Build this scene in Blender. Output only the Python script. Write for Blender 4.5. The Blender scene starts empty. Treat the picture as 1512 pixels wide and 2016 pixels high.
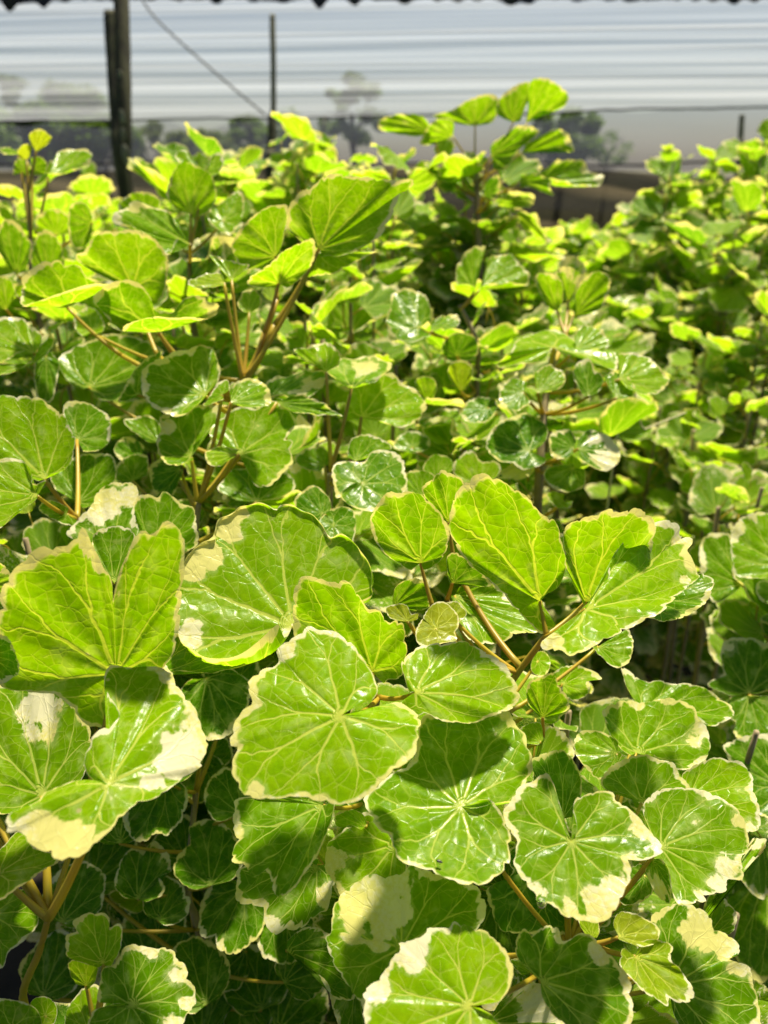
import bpy, bmesh, math, random
from mathutils import Vector, Matrix, noise
# ---------------------------------------------------------------- camera, world, sun, exposure
scene = bpy.context.scene
C = scene.collection
R = math.radians
FPX = 1514.0
PITCH = 24.0
CAM = Vector((0, 0, 1.55))
cd = bpy.data.cameras.new('camera')
cd.sensor_fit = 'VERTICAL'; cd.sensor_height = 34.62; cd.sensor_width = 34.62; cd.lens = 26.0
cd.clip_start = 0.02; cd.clip_end = 2000
cd.dof.use_dof = True; cd.dof.focus_distance = 0.44; cd.dof.aperture_fstop = 7.0
cam = bpy.data.objects.new('camera', cd); C.objects.link(cam)
cam.location = CAM; cam.rotation_euler = (R(90 - PITCH), 0, 0)
scene.camera = cam
SUN_EL, SUN_AZ = 67.0, 24.0          # azimuth from straight ahead (+Y), negative is to the left
world = bpy.data.worlds.new('World'); scene.world = world; world.use_nodes = True
wn = world.node_tree; bg = wn.nodes['Background']
sky = wn.nodes.new('ShaderNodeTexSky'); sky.sky_type = 'NISHITA'; sky.sun_disc = False
sky.sun_elevation = R(SUN_EL); sky.sun_rotation = R(SUN_AZ)
sky.air_density = 1.0; sky.dust_density = 1.6
wn.links.new(sky.outputs[0], bg.inputs[0]); bg.inputs[1].default_value = 0.040
sd = bpy.data.lights.new('sun', 'SUN'); sd.energy = 5.0; sd.angle = R(4.0); sd.color = (1.0, 0.90, 0.70)
sun = bpy.data.objects.new('sun', sd); C.objects.link(sun)
SUNV = Vector((math.sin(R(SUN_AZ)) * math.cos(R(SUN_EL)), math.cos(R(SUN_AZ)) * math.cos(R(SUN_EL)), math.sin(R(SUN_EL))))
sun.rotation_euler = SUNV.to_track_quat('Z', 'Y').to_euler()
scene.view_settings.view_transform = 'Standard'; scene.view_settings.look = 'None'
scene.view_settings.exposure = 1.28; scene.view_settings.gamma = 1.0
# ---------------------------------------------------------------- pixel <-> world
cp, sp = math.cos(R(PITCH)), math.sin(R(PITCH))
FWD = Vector((0, cp, -sp)); UPV = Vector((0, sp, cp)); RGT = Vector((1, 0, 0))
def ray(x, y):
    return FWD + RGT * ((x - 756) / FPX) + UPV * ((1008 - y) / FPX)
def at(x, y, d):                       # a point of the place seen at (x, y), d metres ahead
    return CAM + ray(x, y) * d
def proj(p):
    v = p - CAM; d = v.dot(FWD)
    if d < 1e-4: return (-9999, -9999, d)
    return (756 + FPX * v.dot(RGT) / d, 1008 - FPX * v.dot(UPV) / d, d)
# ---------------------------------------------------------------- node helpers
class NT:
    def __init__(s, name):
        s.m = bpy.data.materials.new(name); s.m.use_nodes = True
        s.t = s.m.node_tree; s.t.nodes.clear()
    def n(s, kind, **kw):
        nd = s.t.nodes.new(kind)
        for k, v in kw.items():
            if k.startswith('i_'): nd.inputs[int(k[2:])].default_value = v
            else: setattr(nd, k, v)
        return nd
    def l(s, a, b): s.t.links.new(a, b)
    def math(s, op, a, b=None, c=None, clamp=False):
        nd = s.t.nodes.new('ShaderNodeMath'); nd.operation = op; nd.use_clamp = clamp
        for k, v in enumerate((a, b, c)):
            if v is None: continue
            if isinstance(v, (int, float)): nd.inputs[k].default_value = v
            else: s.l(v, nd.inputs[k])
        return nd.outputs[0]
    def step(s, v, lo, hi):            # smooth 0..1
        nd = s.t.nodes.new('ShaderNodeMapRange'); nd.interpolation_type = 'SMOOTHSTEP'
        for k, q in ((0, v), (1, lo), (2, hi)):
            if isinstance(q, (int, float)): nd.inputs[k].default_value = q
            else: s.l(q, nd.inputs[k])
        return nd.outputs[0]
    def mix(s, f, a, b):
        nd = s.t.nodes.new('ShaderNodeMix'); nd.data_type = 'RGBA'
        for k, q in ((0, f), (6, a), (7, b)):
            if isinstance(q, (int, float)): nd.inputs[k].default_value = q
            elif isinstance(q, tuple): nd.inputs[k].default_value = (*q, 1)
            else: s.l(q, nd.inputs[k])
        return nd.outputs[2]
    def noise(s, vec, scale, detail=2.0, rough=0.5, dim='3D', w=None):
        nd = s.t.nodes.new('ShaderNodeTexNoise'); nd.noise_dimensions = dim
        nd.inputs['Scale'].default_value = scale; nd.inputs['Detail'].default_value = detail
        nd.inputs['Roughness'].default_value = rough
        if vec is not None: s.l(vec, nd.inputs['Vector'])
        if w is not None: s.l(w, nd.inputs['W'])
        return nd.outputs[0]
def leaf_material():
    t = NT('variegated_leaf')
    pol = t.n('ShaderNodeUVMap', uv_map='polar').outputs[0]
    flat = t.n('ShaderNodeUVMap', uv_map='flat').outputs[0]
    sx = t.n('ShaderNodeSeparateXYZ'); t.l(pol, sx.inputs[0]); s_, r_ = sx.outputs[0], sx.outputs[1]
    at_ = t.n('ShaderNodeAttribute', attribute_name='leafdata'); sc = t.n('ShaderNodeSeparateColor'); t.l(at_.outputs[0], sc.inputs[0])
    seed0, cream_amt, age = sc.outputs[0], sc.outputs[1], sc.outputs[2]
    patch = t.n('ShaderNodeAttribute', attribute_name='cream').outputs[2]
    rnd = t.n('ShaderNodeObjectInfo').outputs['Random']
    seed = t.math('ADD', t.math('MULTIPLY', seed0, 37.0), t.math('MULTIPLY', rnd, 61.0))
    cb = t.n('ShaderNodeCombineXYZ'); t.l(seed, cb.inputs[2])
    va = t.n('ShaderNodeVectorMath', operation='ADD'); t.l(flat, va.inputs[0]); t.l(cb.outputs[0], va.inputs[1]); fv = va.outputs[0]
    n_lo = t.noise(fv, 26.0, 1.0); n_mid = t.noise(fv, 95.0, 2.0); n_hi = t.noise(fv, 420.0, 3.0, .6)
    # veins: one per whole step of s, forking part of the way out
    wob = t.math('MULTIPLY', t.math('SUBTRACT', n_mid, .5), .22)
    sw = t.math('ADD', s_, wob)
    fl = t.math('FLOOR', sw); tt = t.math('SUBTRACT', t.math('SUBTRACT', sw, fl), .5); at2 = t.math('ABSOLUTE', tt)
    wn_ = t.n('ShaderNodeTexWhiteNoise', noise_dimensions='2D'); cv = t.n('ShaderNodeCombineXYZ'); t.l(fl, cv.inputs[0]); t.l(seed, cv.inputs[1]); t.l(cv.outputs[0], wn_.inputs[0])
    rf = t.math('ADD', t.math('MULTIPLY', wn_.outputs[0], .26), .36)
    spread = t.math('MULTIPLY', t.math('MAXIMUM', t.math('SUBTRACT', r_, rf), 0.0), .62)
    d1 = t.math('MULTIPLY', t.math('ABSOLUTE', t.math('SUBTRACT', at2, spread)), r_)
    w1 = t.math('SUBTRACT', .040, t.math('MULTIPLY', r_, .030))
    main = t.math('SUBTRACT', 1.0, t.step(d1, t.math('MULTIPLY', w1, .35), w1))
    # loops between the forks and side veins
    arc = t.math('ABSOLUTE', t.math('SUBTRACT', t.math('FRACT', t.math('ADD', t.math('MULTIPLY', r_, 3.2), t.math('ADD', t.math('MULTIPLY', at2, -1.9), t.math('MULTIPLY', wn_.outputs[0], .8)))), .5))
    side = t.math('MULTIPLY', t.math('SUBTRACT', 1.0, t.step(arc, .012, .036)), t.math('MULTIPLY', t.step(r_, .2, .45), .42))
    vo = t.n('ShaderNodeTexVoronoi', feature='DISTANCE_TO_EDGE'); vo.inputs['Scale'].default_value = 120.0; t.l(fv, vo.inputs['Vector'])
    net = t.math('MULTIPLY', t.math('SUBTRACT', 1.0, t.step(vo.outputs[0], .0, .055)), .26)
    vein = t.math('MAXIMUM', main, t.math('MAXIMUM', side, net))
    # cream margin and patches: fingers that run outwards along the veins
    cp2 = t.n('ShaderNodeCombineXYZ'); t.l(t.math('MULTIPLY', s_, 1.5), cp2.inputs[0]); t.l(t.math('MULTIPLY', r_, 1.5), cp2.inputs[1]); t.l(seed, cp2.inputs[2])
    n_pol = t.noise(cp2.outputs[0], 1.0, 3.0, .6)
    w2_ = t.n('ShaderNodeTexWhiteNoise', noise_dimensions='2D'); cv2 = t.n('ShaderNodeCombineXYZ'); t.l(t.math('FLOOR', t.math('ADD', sw, .5)), cv2.inputs[0]); t.l(seed, cv2.inputs[1]); t.l(cv2.outputs[0], w2_.inputs[0])
    edge = t.math('ADD', r_, t.math('MULTIPLY', t.math('SUBTRACT', n_mid, .5), .16))
    wid = t.math('ADD', .017, t.math('MULTIPLY', t.math('MAXIMUM', t.math('SUBTRACT', n_pol, .44), 0.0), t.math('MULTIPLY', t.math('ADD', cream_amt, .1), 1.15)))
    lo = t.math('SUBTRACT', 1.0, wid)
    m1 = t.step(edge, t.math('SUBTRACT', lo, .025), t.math('ADD', lo, .012))
    big = t.math('ADD', t.math('ADD', t.math('ADD', t.math('MULTIPLY', n_lo, .55), t.math('MULTIPLY', n_pol, .45)), t.math('MULTIPLY', r_, .34)), t.math('MULTIPLY', t.math('SUBTRACT', n_mid, .5), .30))
    thr = t.math('SUBTRACT', 1.13, t.math('MULTIPLY', cream_amt, .36))
    m2 = t.step(big, thr, t.math('ADD', thr, .035))
    pn = t.math('ADD', patch, t.math('ADD', t.math('ADD', t.math('MULTIPLY', t.math('SUBTRACT', n_mid, .5), 1.1), t.math('MULTIPLY', t.math('SUBTRACT', n_hi, .5), .30)), t.math('ADD', t.math('MULTIPLY', t.math('SUBTRACT', n_pol, .5), 1.0), t.math('MULTIPLY', t.math('SUBTRACT', w2_.outputs[0], .45), t.math('MULTIPLY', t.step(patch, 0.0, .2), .55)))))
    m3 = t.step(pn, .34, .46)
    cream = t.math('MAXIMUM', m1, t.math('MAXIMUM', m2, m3))
    half = t.math('MULTIPLY', t.math('MAXIMUM', t.step(big, t.math('SUBTRACT', thr, .13), thr), t.step(pn, .02, .36)), t.step(t.math('ADD', n_mid, t.math('MULTIPLY', t.math('SUBTRACT', n_hi, .5), .5)), .36, .62))
    # colours
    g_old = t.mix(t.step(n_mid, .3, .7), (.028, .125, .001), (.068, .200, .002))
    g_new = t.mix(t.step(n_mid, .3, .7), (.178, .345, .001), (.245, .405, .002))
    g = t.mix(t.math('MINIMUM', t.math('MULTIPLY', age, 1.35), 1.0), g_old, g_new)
    g = t.mix(t.step(age, .9, 1.0), g, (.33, .30, .025))
    mot = t.math('MULTIPLY', t.math('SUBTRACT', n_hi, .5), .5)
    hs = t.n('ShaderNodeHueSaturation'); t.l(g, hs.inputs['Color']); t.l(t.math('ADD', 1.0, mot), hs.inputs['Value']); g = hs.outputs[0]
    g = t.mix(t.math('MULTIPLY', half, .55), g, (.34, .44, .14))
    veincol = t.mix(age, (.33, .44, .09), (.56, .60, .10))
    g = t.mix(t.math('MULTIPLY', vein, .92), g, veincol)
    crm = t.mix(t.step(t.math('ADD', n_lo, t.math('MULTIPLY', t.math('SUBTRACT', n_hi, .5), .6)), .38, .62), (.74, .70, .24), (.84, .81, .54))
    crm = t.mix(t.math('MULTIPLY', t.math('MAXIMUM', side, net), .35), crm, (.55, .58, .20))
    col = t.mix(cream, g, crm)
    v3 = t.n('ShaderNodeTexVoronoi', feature='F1'); v3.inputs['Scale'].default_value = 34.0; t.l(fv, v3.inputs['Vector'])
    sz = t.n('ShaderNodeSeparateColor'); t.l(v3.outputs['Color'], sz.inputs[0])
    spot = t.math('MULTIPLY', t.math('SUBTRACT', 1.0, t.step(v3.outputs[0], .018, .05)), t.step(sz.outputs[0], .80, .84))
    col = t.mix(t.math('MULTIPLY', spot, .75), col, t.mix(sz.outputs[1], (.30, .22, .07), (.62, .58, .34)))
    scar = t.math('MULTIPLY', t.step(t.noise(fv, 48.0, 3.0, .65), .66, .72), .35)
    col = t.mix(scar, col, (.33, .36, .12))
    tint = t.n('ShaderNodeMix', data_type='RGBA', blend_type='MULTIPLY'); tint.inputs[0].default_value = 1
    t.l(col, tint.inputs[6]); tint.inputs[7].default_value = (1.56, 1.56, .40, 1)
    colt = t.mix(cream, tint.outputs[2], (.72, .64, .16))
    # surface relief
    h = t.math('ADD', t.math('MULTIPLY', vein, -.55), t.math('ADD', t.math('MULTIPLY', n_hi, .22), t.math('MULTIPLY', t.step(vo.outputs[0], 0.0, .25), .25)))
    h = t.math('ADD', h, t.math('MULTIPLY', n_mid, .9))
    bp = t.n('ShaderNodeBump'); bp.inputs['Strength'].default_value = .45; bp.inputs['Distance'].default_value = .0008; t.l(h, bp.inputs['Height'])
    pb = t.n('ShaderNodeBsdfPrincipled'); t.l(col, pb.inputs['Base Color']); t.l(bp.outputs[0], pb.inputs['Normal'])
    pb.inputs['Specular IOR Level'].default_value = .10
    t.l(t.math('ADD', .12, t.math('MULTIPLY', n_mid, .20)), pb.inputs['Roughness'])
    tr = t.n('ShaderNodeBsdfTranslucent'); t.l(colt, tr.inputs['Color']); t.l(bp.outputs[0], tr.inputs['Normal'])
    mx = t.n('ShaderNodeMixShader'); mx.inputs[0].default_value = .56; t.l(pb.outputs[0], mx.inputs[1]); t.l(tr.outputs[0], mx.inputs[2])
    o = t.n('ShaderNodeOutputMaterial'); t.l(mx.outputs[0], o.inputs[0])
    return t.m
def simple(name, c1, c2, scale=40.0, rough=.6, stretch=(1, 1, 1), bump=.0, sss=None, spec=.4):
    t = NT(name)
    tc = t.n('ShaderNodeTexCoord').outputs['Object']
    mp = t.n('ShaderNodeMapping'); mp.inputs['Scale'].default_value = stretch; t.l(tc, mp.inputs[0])
    n1 = t.noise(mp.outputs[0], scale, 4.0, .6)
    pb = t.n('ShaderNodeBsdfPrincipled'); t.l(t.mix(t.step(n1, .32, .68), c1, c2), pb.inputs['Base Color'])
    pb.inputs['Roughness'].default_value = rough; pb.inputs['Specular IOR Level'].default_value = spec
    if bump:
        b = t.n('ShaderNodeBump'); b.inputs['Strength'].default_value = .7; b.inputs['Distance'].default_value = bump
        t.l(n1, b.inputs['Height']); t.l(b.outputs[0], pb.inputs['Normal'])
    o = t.n('ShaderNodeOutputMaterial')
    if sss:
        tr = t.n('ShaderNodeBsdfTranslucent'); tr.inputs[0].default_value = (*sss, 1)
        mx = t.n('ShaderNodeMixShader'); mx.inputs[0].default_value = .35
        t.l(pb.outputs[0], mx.inputs[1]); t.l(tr.outputs[0], mx.inputs[2]); t.l(mx.outputs[0], o.inputs[0])
    else: t.l(pb.outputs[0], o.inputs[0])
    return t.m
def cloth_material(name, col, colt, clear, streak, var=.25, lines=.0):
    t = NT(name)
    tc = t.n('ShaderNodeTexCoord').outputs['Object']
    mp = t.n('ShaderNodeMapping'); mp.inputs['Scale'].default_value = (.13, .13, streak); t.l(tc, mp.inputs[0])
    n1 = t.noise(mp.outputs[0], 1.0, 4.0, .62)
    mp2 = t.n('ShaderNodeMapping'); mp2.inputs['Scale'].default_value = (1.1, 1.1, 2.2); t.l(tc, mp2.inputs[0])
    n2 = t.noise(mp2.outputs[0], 1.0, 3.0, .6)
    mp3 = t.n('ShaderNodeMapping'); mp3.inputs['Scale'].default_value = (.07, .07, streak * 2.2); t.l(tc, mp3.inputs[0])
    n3 = t.noise(mp3.outputs[0], 1.0, 2.0, .5)
    fold = t.math('MULTIPLY', t.math('SUBTRACT', t.step(n3, .50, .54), t.step(n3, .57, .63)), -lines)
    den = t.math('ADD', t.math('ADD', fold, t.math('MULTIPLY', t.math('SUBTRACT', n1, .5), var * 2)), t.math('ADD', clear, t.math('MULTIPLY', t.math('SUBTRACT', n2, .5), var * .5)), clamp=True)
    df = t.n('ShaderNodeBsdfDiffuse'); df.inputs[0].default_value = (*col, 1)
    tl = t.n('ShaderNodeBsdfTranslucent'); tl.inputs[0].default_value = (*colt, 1)
    m1 = t.n('ShaderNodeMixShader'); m1.inputs[0].default_value = .6; t.l(df.outputs[0], m1.inputs[1]); t.l(tl.outputs[0], m1.inputs[2])
    tp = t.n('ShaderNodeBsdfTransparent')
    m2 = t.n('ShaderNodeMixShader'); t.l(den, m2.inputs[0]); t.l(m1.outputs[0], m2.inputs[1]); t.l(tp.outputs[0], m2.inputs[2])
    o = t.n('ShaderNodeOutputMaterial'); t.l(m2.outputs[0], o.inputs[0])
    return t.m
LEAF = leaf_material()
PETIOLE = simple('petiole_skin', (.44, .37, .03), (.46, .30, .03), 60, .4, (1, 1, .3), .0003, (.6, .5, .06), .5)
PET_BROWN = simple('reddish_petiole_skin', (.36, .25, .03), (.42, .35, .04), 60, .4, (1, 1, .3), .0003, (.5, .25, .05), .5)
BARK = simple('cane_bark', (.15, .115, .06), (.28, .22, .13), 90, .85, (1, 1, .25), .0012)
# ---------------------------------------------------------------- objects
def link(name, me, mat, parent=None):
    o = bpy.data.objects.new(name, me); C.objects.link(o)
    if mat is not None and not me.materials: me.materials.append(mat)
    if parent is not None: o.parent = parent
    return o
def tag(o, label, cat=None, group=None, kind=None):
    o['label'] = label
    if cat: o['category'] = cat
    if group: o['group'] = group
    if kind: o['kind'] = kind
    return o
def empty(name, loc, label, cat, group=None):
    o = bpy.data.objects.new(name, None); C.objects.link(o); o.location = loc; o.empty_display_size = .05
    return tag(o, label, cat, group)
def tube_into(vs, fs, pts, rad, seg=7, cap=True):
    n = len(pts); b = len(vs)
    for i, p in enumerate(pts):
        d = (pts[min(i + 1, n - 1)] - pts[max(i - 1, 0)]).normalized()
        a = d.cross(Vector((0.31, 0.17, .93))).normalized()
        if a.length < .1: a = Vector((1, 0, 0))
        c = d.cross(a).normalized(); r = rad[i] if isinstance(rad, (list, tuple)) else rad
        for k in range(seg):
            q = 2 * math.pi * k / seg; vs.append(p + (a * math.cos(q) + c * math.sin(q)) * r)
    for i in range(n - 1):
        for k in range(seg):
            k2 = (k + 1) % seg
            fs.append((b + i * seg + k, b + i * seg + k2, b + (i + 1) * seg + k2, b + (i + 1) * seg + k))
    if cap:
        fs.append(tuple(b + k for k in reversed(range(seg)))); fs.append(tuple(b + (n - 1) * seg + k for k in range(seg)))
def mesh_from(name, vs, fs, smooth=True, off=None):
    me = bpy.data.meshes.new(name)
    if off is not None: vs = [v - off for v in vs]
    me.from_pydata([tuple(v) for v in vs], [], fs)
    if smooth: me.polygons.foreach_set('use_smooth', [True] * len(me.polygons))
    me.update()
    return me
def tube(name, pts, rad, mat, parent, off, seg=7):
    vs, fs = [], []
    tube_into(vs, fs, pts, rad, seg)
    return link(name, mesh_from(name, vs, fs, True, off), mat, parent)
def bez(a, b, c, n=9):
    return [a * ((1 - u) ** 2) + b * (2 * u * (1 - u)) + c * (u * u) for u in (i / (n - 1) for i in range(n))]
# ---------------------------------------------------------------- a leaf blade from its outline
def catmull(pts, closed, per=8):
    out = []; n = len(pts)
    g = (lambda i: pts[i % n]) if closed else (lambda i: pts[max(0, min(n - 1, i))])
    for i in range(n if closed else n - 1):
        p0, p1, p2, p3 = g(i - 1), g(i), g(i + 1), g(i + 2)
        for k in range(per):
            u = k / per
            out.append((p1 * 2 + (p2 - p0) * u + (p0 * 2 - p1 * 5 + p2 * 4 - p3) * u * u + (p1 * 3 - p0 - p2 * 3 + p3) * u ** 3) * .5)
    if not closed: out.append(pts[-1])
    return out
def resample(pts, n, closed):
    q = pts + [pts[0]] if closed else pts
    L = [0]
    for a, b in zip(q, q[1:]): L.append(L[-1] + (b - a).length)
    tot = L[-1]; out = []; j = 0
    for i in range(n):
        w = tot * i / (n - 1)
        while j < len(L) - 2 and L[j + 1] < w: j += 1
        f = (w - L[j]) / max(1e-9, L[j + 1] - L[j]); out.append(q[j].lerp(q[j + 1], min(1, f)))
    return out, tot
def blade(vs, fs, att, base, outline, nrm, seed=0.0, closed=False, lips=None, veins=None, fold=0.0, cup=.06, ruff=.012, pleat=.010, teeth=.016, T=96, RN=10, data=(.5, .3, .6), patches=(), per=8):
    """Adds one blade; vs/fs grow, att gets per vertex (s, r, fx, fy, data3, cream)."""
    rng = random.Random(int(seed * 9973) + 5)
    O, tot = resample(catmull(outline, closed, per), T, closed)
    Lp = None
    if lips: Lp, _ = resample(catmull(lips, closed, per), T, closed)
    size = max((p - base).length for p in O); 
    e1 = (O[T // 2] - base); e1 = (e1 - nrm * e1.dot(nrm)).normalized(); e2 = nrm.cross(e1)
    if veins is None: veins = 7
    nt = max(7, int(tot / (size * .155)))
    ph = [rng.uniform(-.25, .25) for _ in range(nt + 2)]; am = [rng.uniform(.6, 1.5) for _ in range(nt + 2)]
    k1, k2, k3 = rng.uniform(1.6, 2.6), rng.uniform(3.5, 5.5), rng.uniform(7, 10); f1, f2, f3 = (rng.uniform(0, 6.28) for _ in range(3))
    b = len(vs)
    rr = [((k / RN) ** .85) for k in range(RN + 1)]
    for i in range(T):
        t = i / (T - 1); u = t * nt; j = int(min(u, nt - 1e-6)); w = u - j
        w = min(1, max(0, w + ph[j] * w * (1 - w)))
        sc_ = math.sin(math.pi * w) ** .55
        sub = abs(math.sin(math.pi * w * 2)) ** .8
        tip = max(0, 1 - abs(w - .93) / .07)
        off = teeth * size * (sc_ * 1.25 + .35 * sub + .75 * tip - .75) * am[j]
        P = O[i]; dirr = (P - base)
        dl = dirr.length; P = P + dirr * (off / max(dl, size * .25))
        for k, r in enumerate(rr):
            if k == 0 and i > 0: continue
            if Lp is not None:
                rc = .80
                if r <= rc: p = base.lerp(P, r / rc)
                else: p = P.lerp(Lp[i], (r - rc) / (1 - rc))
            else: p = base.lerp(P, r)
            z = cup * size * (r * r - 1)
            z += ruff * size * r ** 3 * (math.sin(k1 * 6.283 * t + f1) * 1.3 + math.sin(k2 * 6.283 * t + f2) + .6 * math.sin(k3 * 6.283 * t + f3))
            z -= pleat * size * math.cos(6.283 * (t * veins - .5)) * r * (1.25 - r)
            d = p - base
            z += fold * abs(d.dot(e2)) * (.4 + .6 * r)
            vs.append(p + nrm * z)
            c = 0.0
            for (q, rad) in patches: c = max(c, 1.0 - (p - q).length / rad)
            att.append((t * veins, r, d.dot(e2), d.dot(e1), data, max(c, 0.0)))
    idx = lambda i, k: b if k == 0 else (b + k if i == 0 else b + RN + 1 + (i - 1) * RN + (k - 1))
    for i in range(T - 1):
        for k in range(RN):
            if k == 0: fs.append((b, idx(i, 1), idx(i + 1, 1)))
            else: fs.append((idx(i, k), idx(i, k + 1), idx(i + 1, k + 1), idx(i + 1, k)))
def blade_mesh(name, vs, fs, att, off=None, extra=None):
    """extra = (vs, fs) of a petiole that takes the second material."""
    nb, nf = len(vs), len(fs)
    if extra:
        vs = vs + extra[0]; fs = fs + [tuple(q + nb for q in f) for f in extra[1]]
        att = att + [(0, 0, 0, 0, (.5, 0, .8), 0.0)] * len(extra[0])
    me = mesh_from(name, vs, fs, True, off)
    u1 = me.uv_layers.new(name='polar'); u2 = me.uv_layers.new(name='flat')
    li = [0] * len(me.loops); me.loops.foreach_get('vertex_index', li)
    u1.data.foreach_set('uv', [q for v in li for q in att[v][0:2]])
    u2.data.foreach_set('uv', [q for v in li for q in att[v][2:4]])
    ca = me.attributes.new('leafdata', 'FLOAT_COLOR', 'POINT'); ca.data.foreach_set('color', [q for a in att for q in (*a[4], 1.0)])
    fa = me.attributes.new('cream', 'FLOAT', 'POINT'); fa.data.foreach_set('value', [a[5] for a in att])
    me.materials.append(LEAF)
    if extra:
        me.materials.append(PETIOLE)
        me.polygons.foreach_set('material_index', [0] * nf + [1] * (len(fs) - nf))
    return me
def canon(rng, kind):
    """Round heart-based outline, base at the origin, tip at +Y, unit length."""
    w = {'round': .55, 'wide': .62, 'egg': .43}[kind] * rng.uniform(.93, 1.07)
    a0 = {'round': 158, 'wide': 163, 'egg': 150}[kind]
    pts = []
    m = 21; cuts = [(rng.uniform(-2.2, 2.2), rng.uniform(.10, .38)) for _ in range(rng.choice((0, 1, 2, 3)))]
    for i in range(m):
        a = R(-a0 + 2 * a0 * i / (m - 1)); rad = 1 + rng.uniform(-.05, .05)
        lobe = 1 + .05 * math.cos(3 * a + .2) - sum(dp * max(0, 1 - abs(a - ca) / .30) for ca, dp in cuts)
        pts.append(Vector((math.sin(a) * w * rad * lobe, .47 + math.cos(a) * .53 * rad * lobe, 0)))
    return pts
# ---------------------------------------------------------------- the leaves one can tell apart
# plant key: (stem foot x, depth | px of the stem top, depth), written where each plant stands
F_, U_, S_ = (0, -.72, .69), (0, -.38, .92), (0, -.93, .36)
HERO = []          # (plant, name, depth, normal, base px, outline px, options)
def H(pl, d, n, base, pts, **kw):
    out = []
    for w in pts.split():
        q = [float(v) for v in w.split(',')]; out.append((q[0], q[1], q[2] if len(q) > 2 else 0.0))
    HERO.append((pl, d, n, base, out, kw))
# front left shrub
H('A', .385, (.12, -.86, .50), (225, 1337), '236,1407 211,1427 188,1430 165,1416 145,1393 116,1369 80,1362 0,1352 -5,1290 0,1235 7,1181 20,1145 50,1105 83,1080 112,1081 132,1082 147,1065 165,1042 176,1060 198,1109 219,1150 222,1188 230,1145 251,1092 274,1051 298,1058 317,1034 331,1029 350,1043 362,1062 362,1105 358,1150 352,1200 345,1250 330,1300 290,1338', age=.72, cr=.08, cup=.05, patches='178,1068,22 205,1115,20', pet=(95, 1808, .388), veins=8)
H('A', .40, (-.2, -.62, .75), (73, 1560), '60,1600 0,1597 -40,1562 -60,1470 -40,1385 0,1345 60,1340 115,1362 150,1395 170,1425 178,1470 172,1500 150,1540 110,1582', age=.45, cr=.2, patches='85,1385,60 88,1430,40 108,1390,38', pet=(95, 1808, .388), thick=1.5)
H('A', .335, (.30, -.55, .78), (212, 1550), '205,1550 169,1512 179,1462 192,1445 235,1416 212,1366,1 205,1343,1.4 212,1317,1.6 231,1310,1.6 258,1310,1.6 281,1302,1.5 311,1305,1.2 334,1326,1 341,1346,.6 367,1376 390,1406 394,1432 405,1455 397,1492 394,1505 357,1531 304,1571,-.3 258,1588,-.4 238,1608,-.5 215,1631,-.6 185,1657,-.6 169,1674,-.6 132,1689,-.6 93,1677 60,1657 46,1634 17,1637 17,1617 30,1598 79,1578 99,1555 132,1541 155,1530 182,1545 195,1556', age=.66, cr=.3, cup=-.05, patches='372,1480,62 345,1500,45 70,1655,45 110,1668,55 150,1675,45 305,1545,25', pet=(95, 1808, .375), thick=1.5, veins=9)
H('A', .38, (-.15, -.5, .85), (-8, 1716), '0,1674 20,1647 43,1634 73,1670 116,1684 116,1694 83,1717 50,1737 0,1766 -50,1790 -70,1720 -40,1670', age=.62, cr=.3, pet=(95, 1808, .385), thick=1.3)
H('A', .40, (-.1, -.55, .83), (-20, 1800), '-30,1770 38,1750 60,1753 74,1768 74,1817 55,1845 41,1859 16,1875 0,1905 -40,1900 -60,1830', age=.4, cr=.3, pet=(-120, 1850, .42))
H('A', .40, (.3, -.8, .4), (-40, 1160), '-40,1100 0,1108 20,1130 32,1140 20,1165 0,1172 -30,1175', age=.5, cr=.6, pet=(-160, 1300, .42))
H('A', .37, (.3, -.8, .4), (-30, 1290), '-20,1250 5,1252 20,1262 28,1280 36,1305 36,1325 20,1335 0,1345 -30,1340', age=.3, cr=.6, pet=(-160, 1400, .42))
H('A', .41, (.1, -.42, .9), (300, 1322), '318,1300 345,1255 372,1262 410,1290 450,1305 492,1310 460,1317 387,1322 334,1319 312,1326', age=.3, cr=.3, pet=(95, 1808, .39))
H('K', 1.02, (.1, -.8, .5), (44, 340), '26,345 28,322 40,310 58,322 62,340 52,350', age=.4, cr=.5)
H('K', 1.02, (.1, -.8, .5), (62, 332), '58,335 60,312 78,308 92,322 90,340 72,346', age=.5, cr=.4)
H('K', 1.03, (.1, -.4, .9), (36, 300), '0,296 12,290 34,294 34,302 14,304', age=.5, cr=.9)
# centre front shrub
H('B', .43, (.05, -.66, .75), (574, 1218), '722,1183 730,1162 731,1129 725,1109 710,1089 693,1069 670,1051 650,1057 634,1029 614,1010 594,1004 574,990 551,991 543,1003 525,993 508,989 492,995 469,998 455,1013 432,1019 424,1039 424,1061 399,1066 379,1082 363,1109 350,1135 338,1162 340,1188 346,1218 357,1255 385,1284 415,1300,-.5 470,1302,-1 520,1290,-1 560,1262,-.8 580,1238,-.4', lips='722,1181 730,1162 731,1129 725,1109 710,1089 693,1069 670,1051 650,1057 634,1029 614,1010 594,1004 574,990 551,991 543,1003 525,993 508,989 492,995 469,998 455,1013 432,1019 424,1039 424,1061 399,1066 379,1082 363,1109 350,1135 338,1162 340,1188 346,1218 354,1258,-1 378,1274,-1.5 408,1292,-2.5 460,1288,-3 508,1262,-3 548,1232,-2.2 580,1210,-1', age=.62, cr=.35, cup=.10, patches='398,1078,46 375,1108,38 440,1028,40 458,1008,28 368,1245,32 565,1238,24', veins=8)
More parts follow.
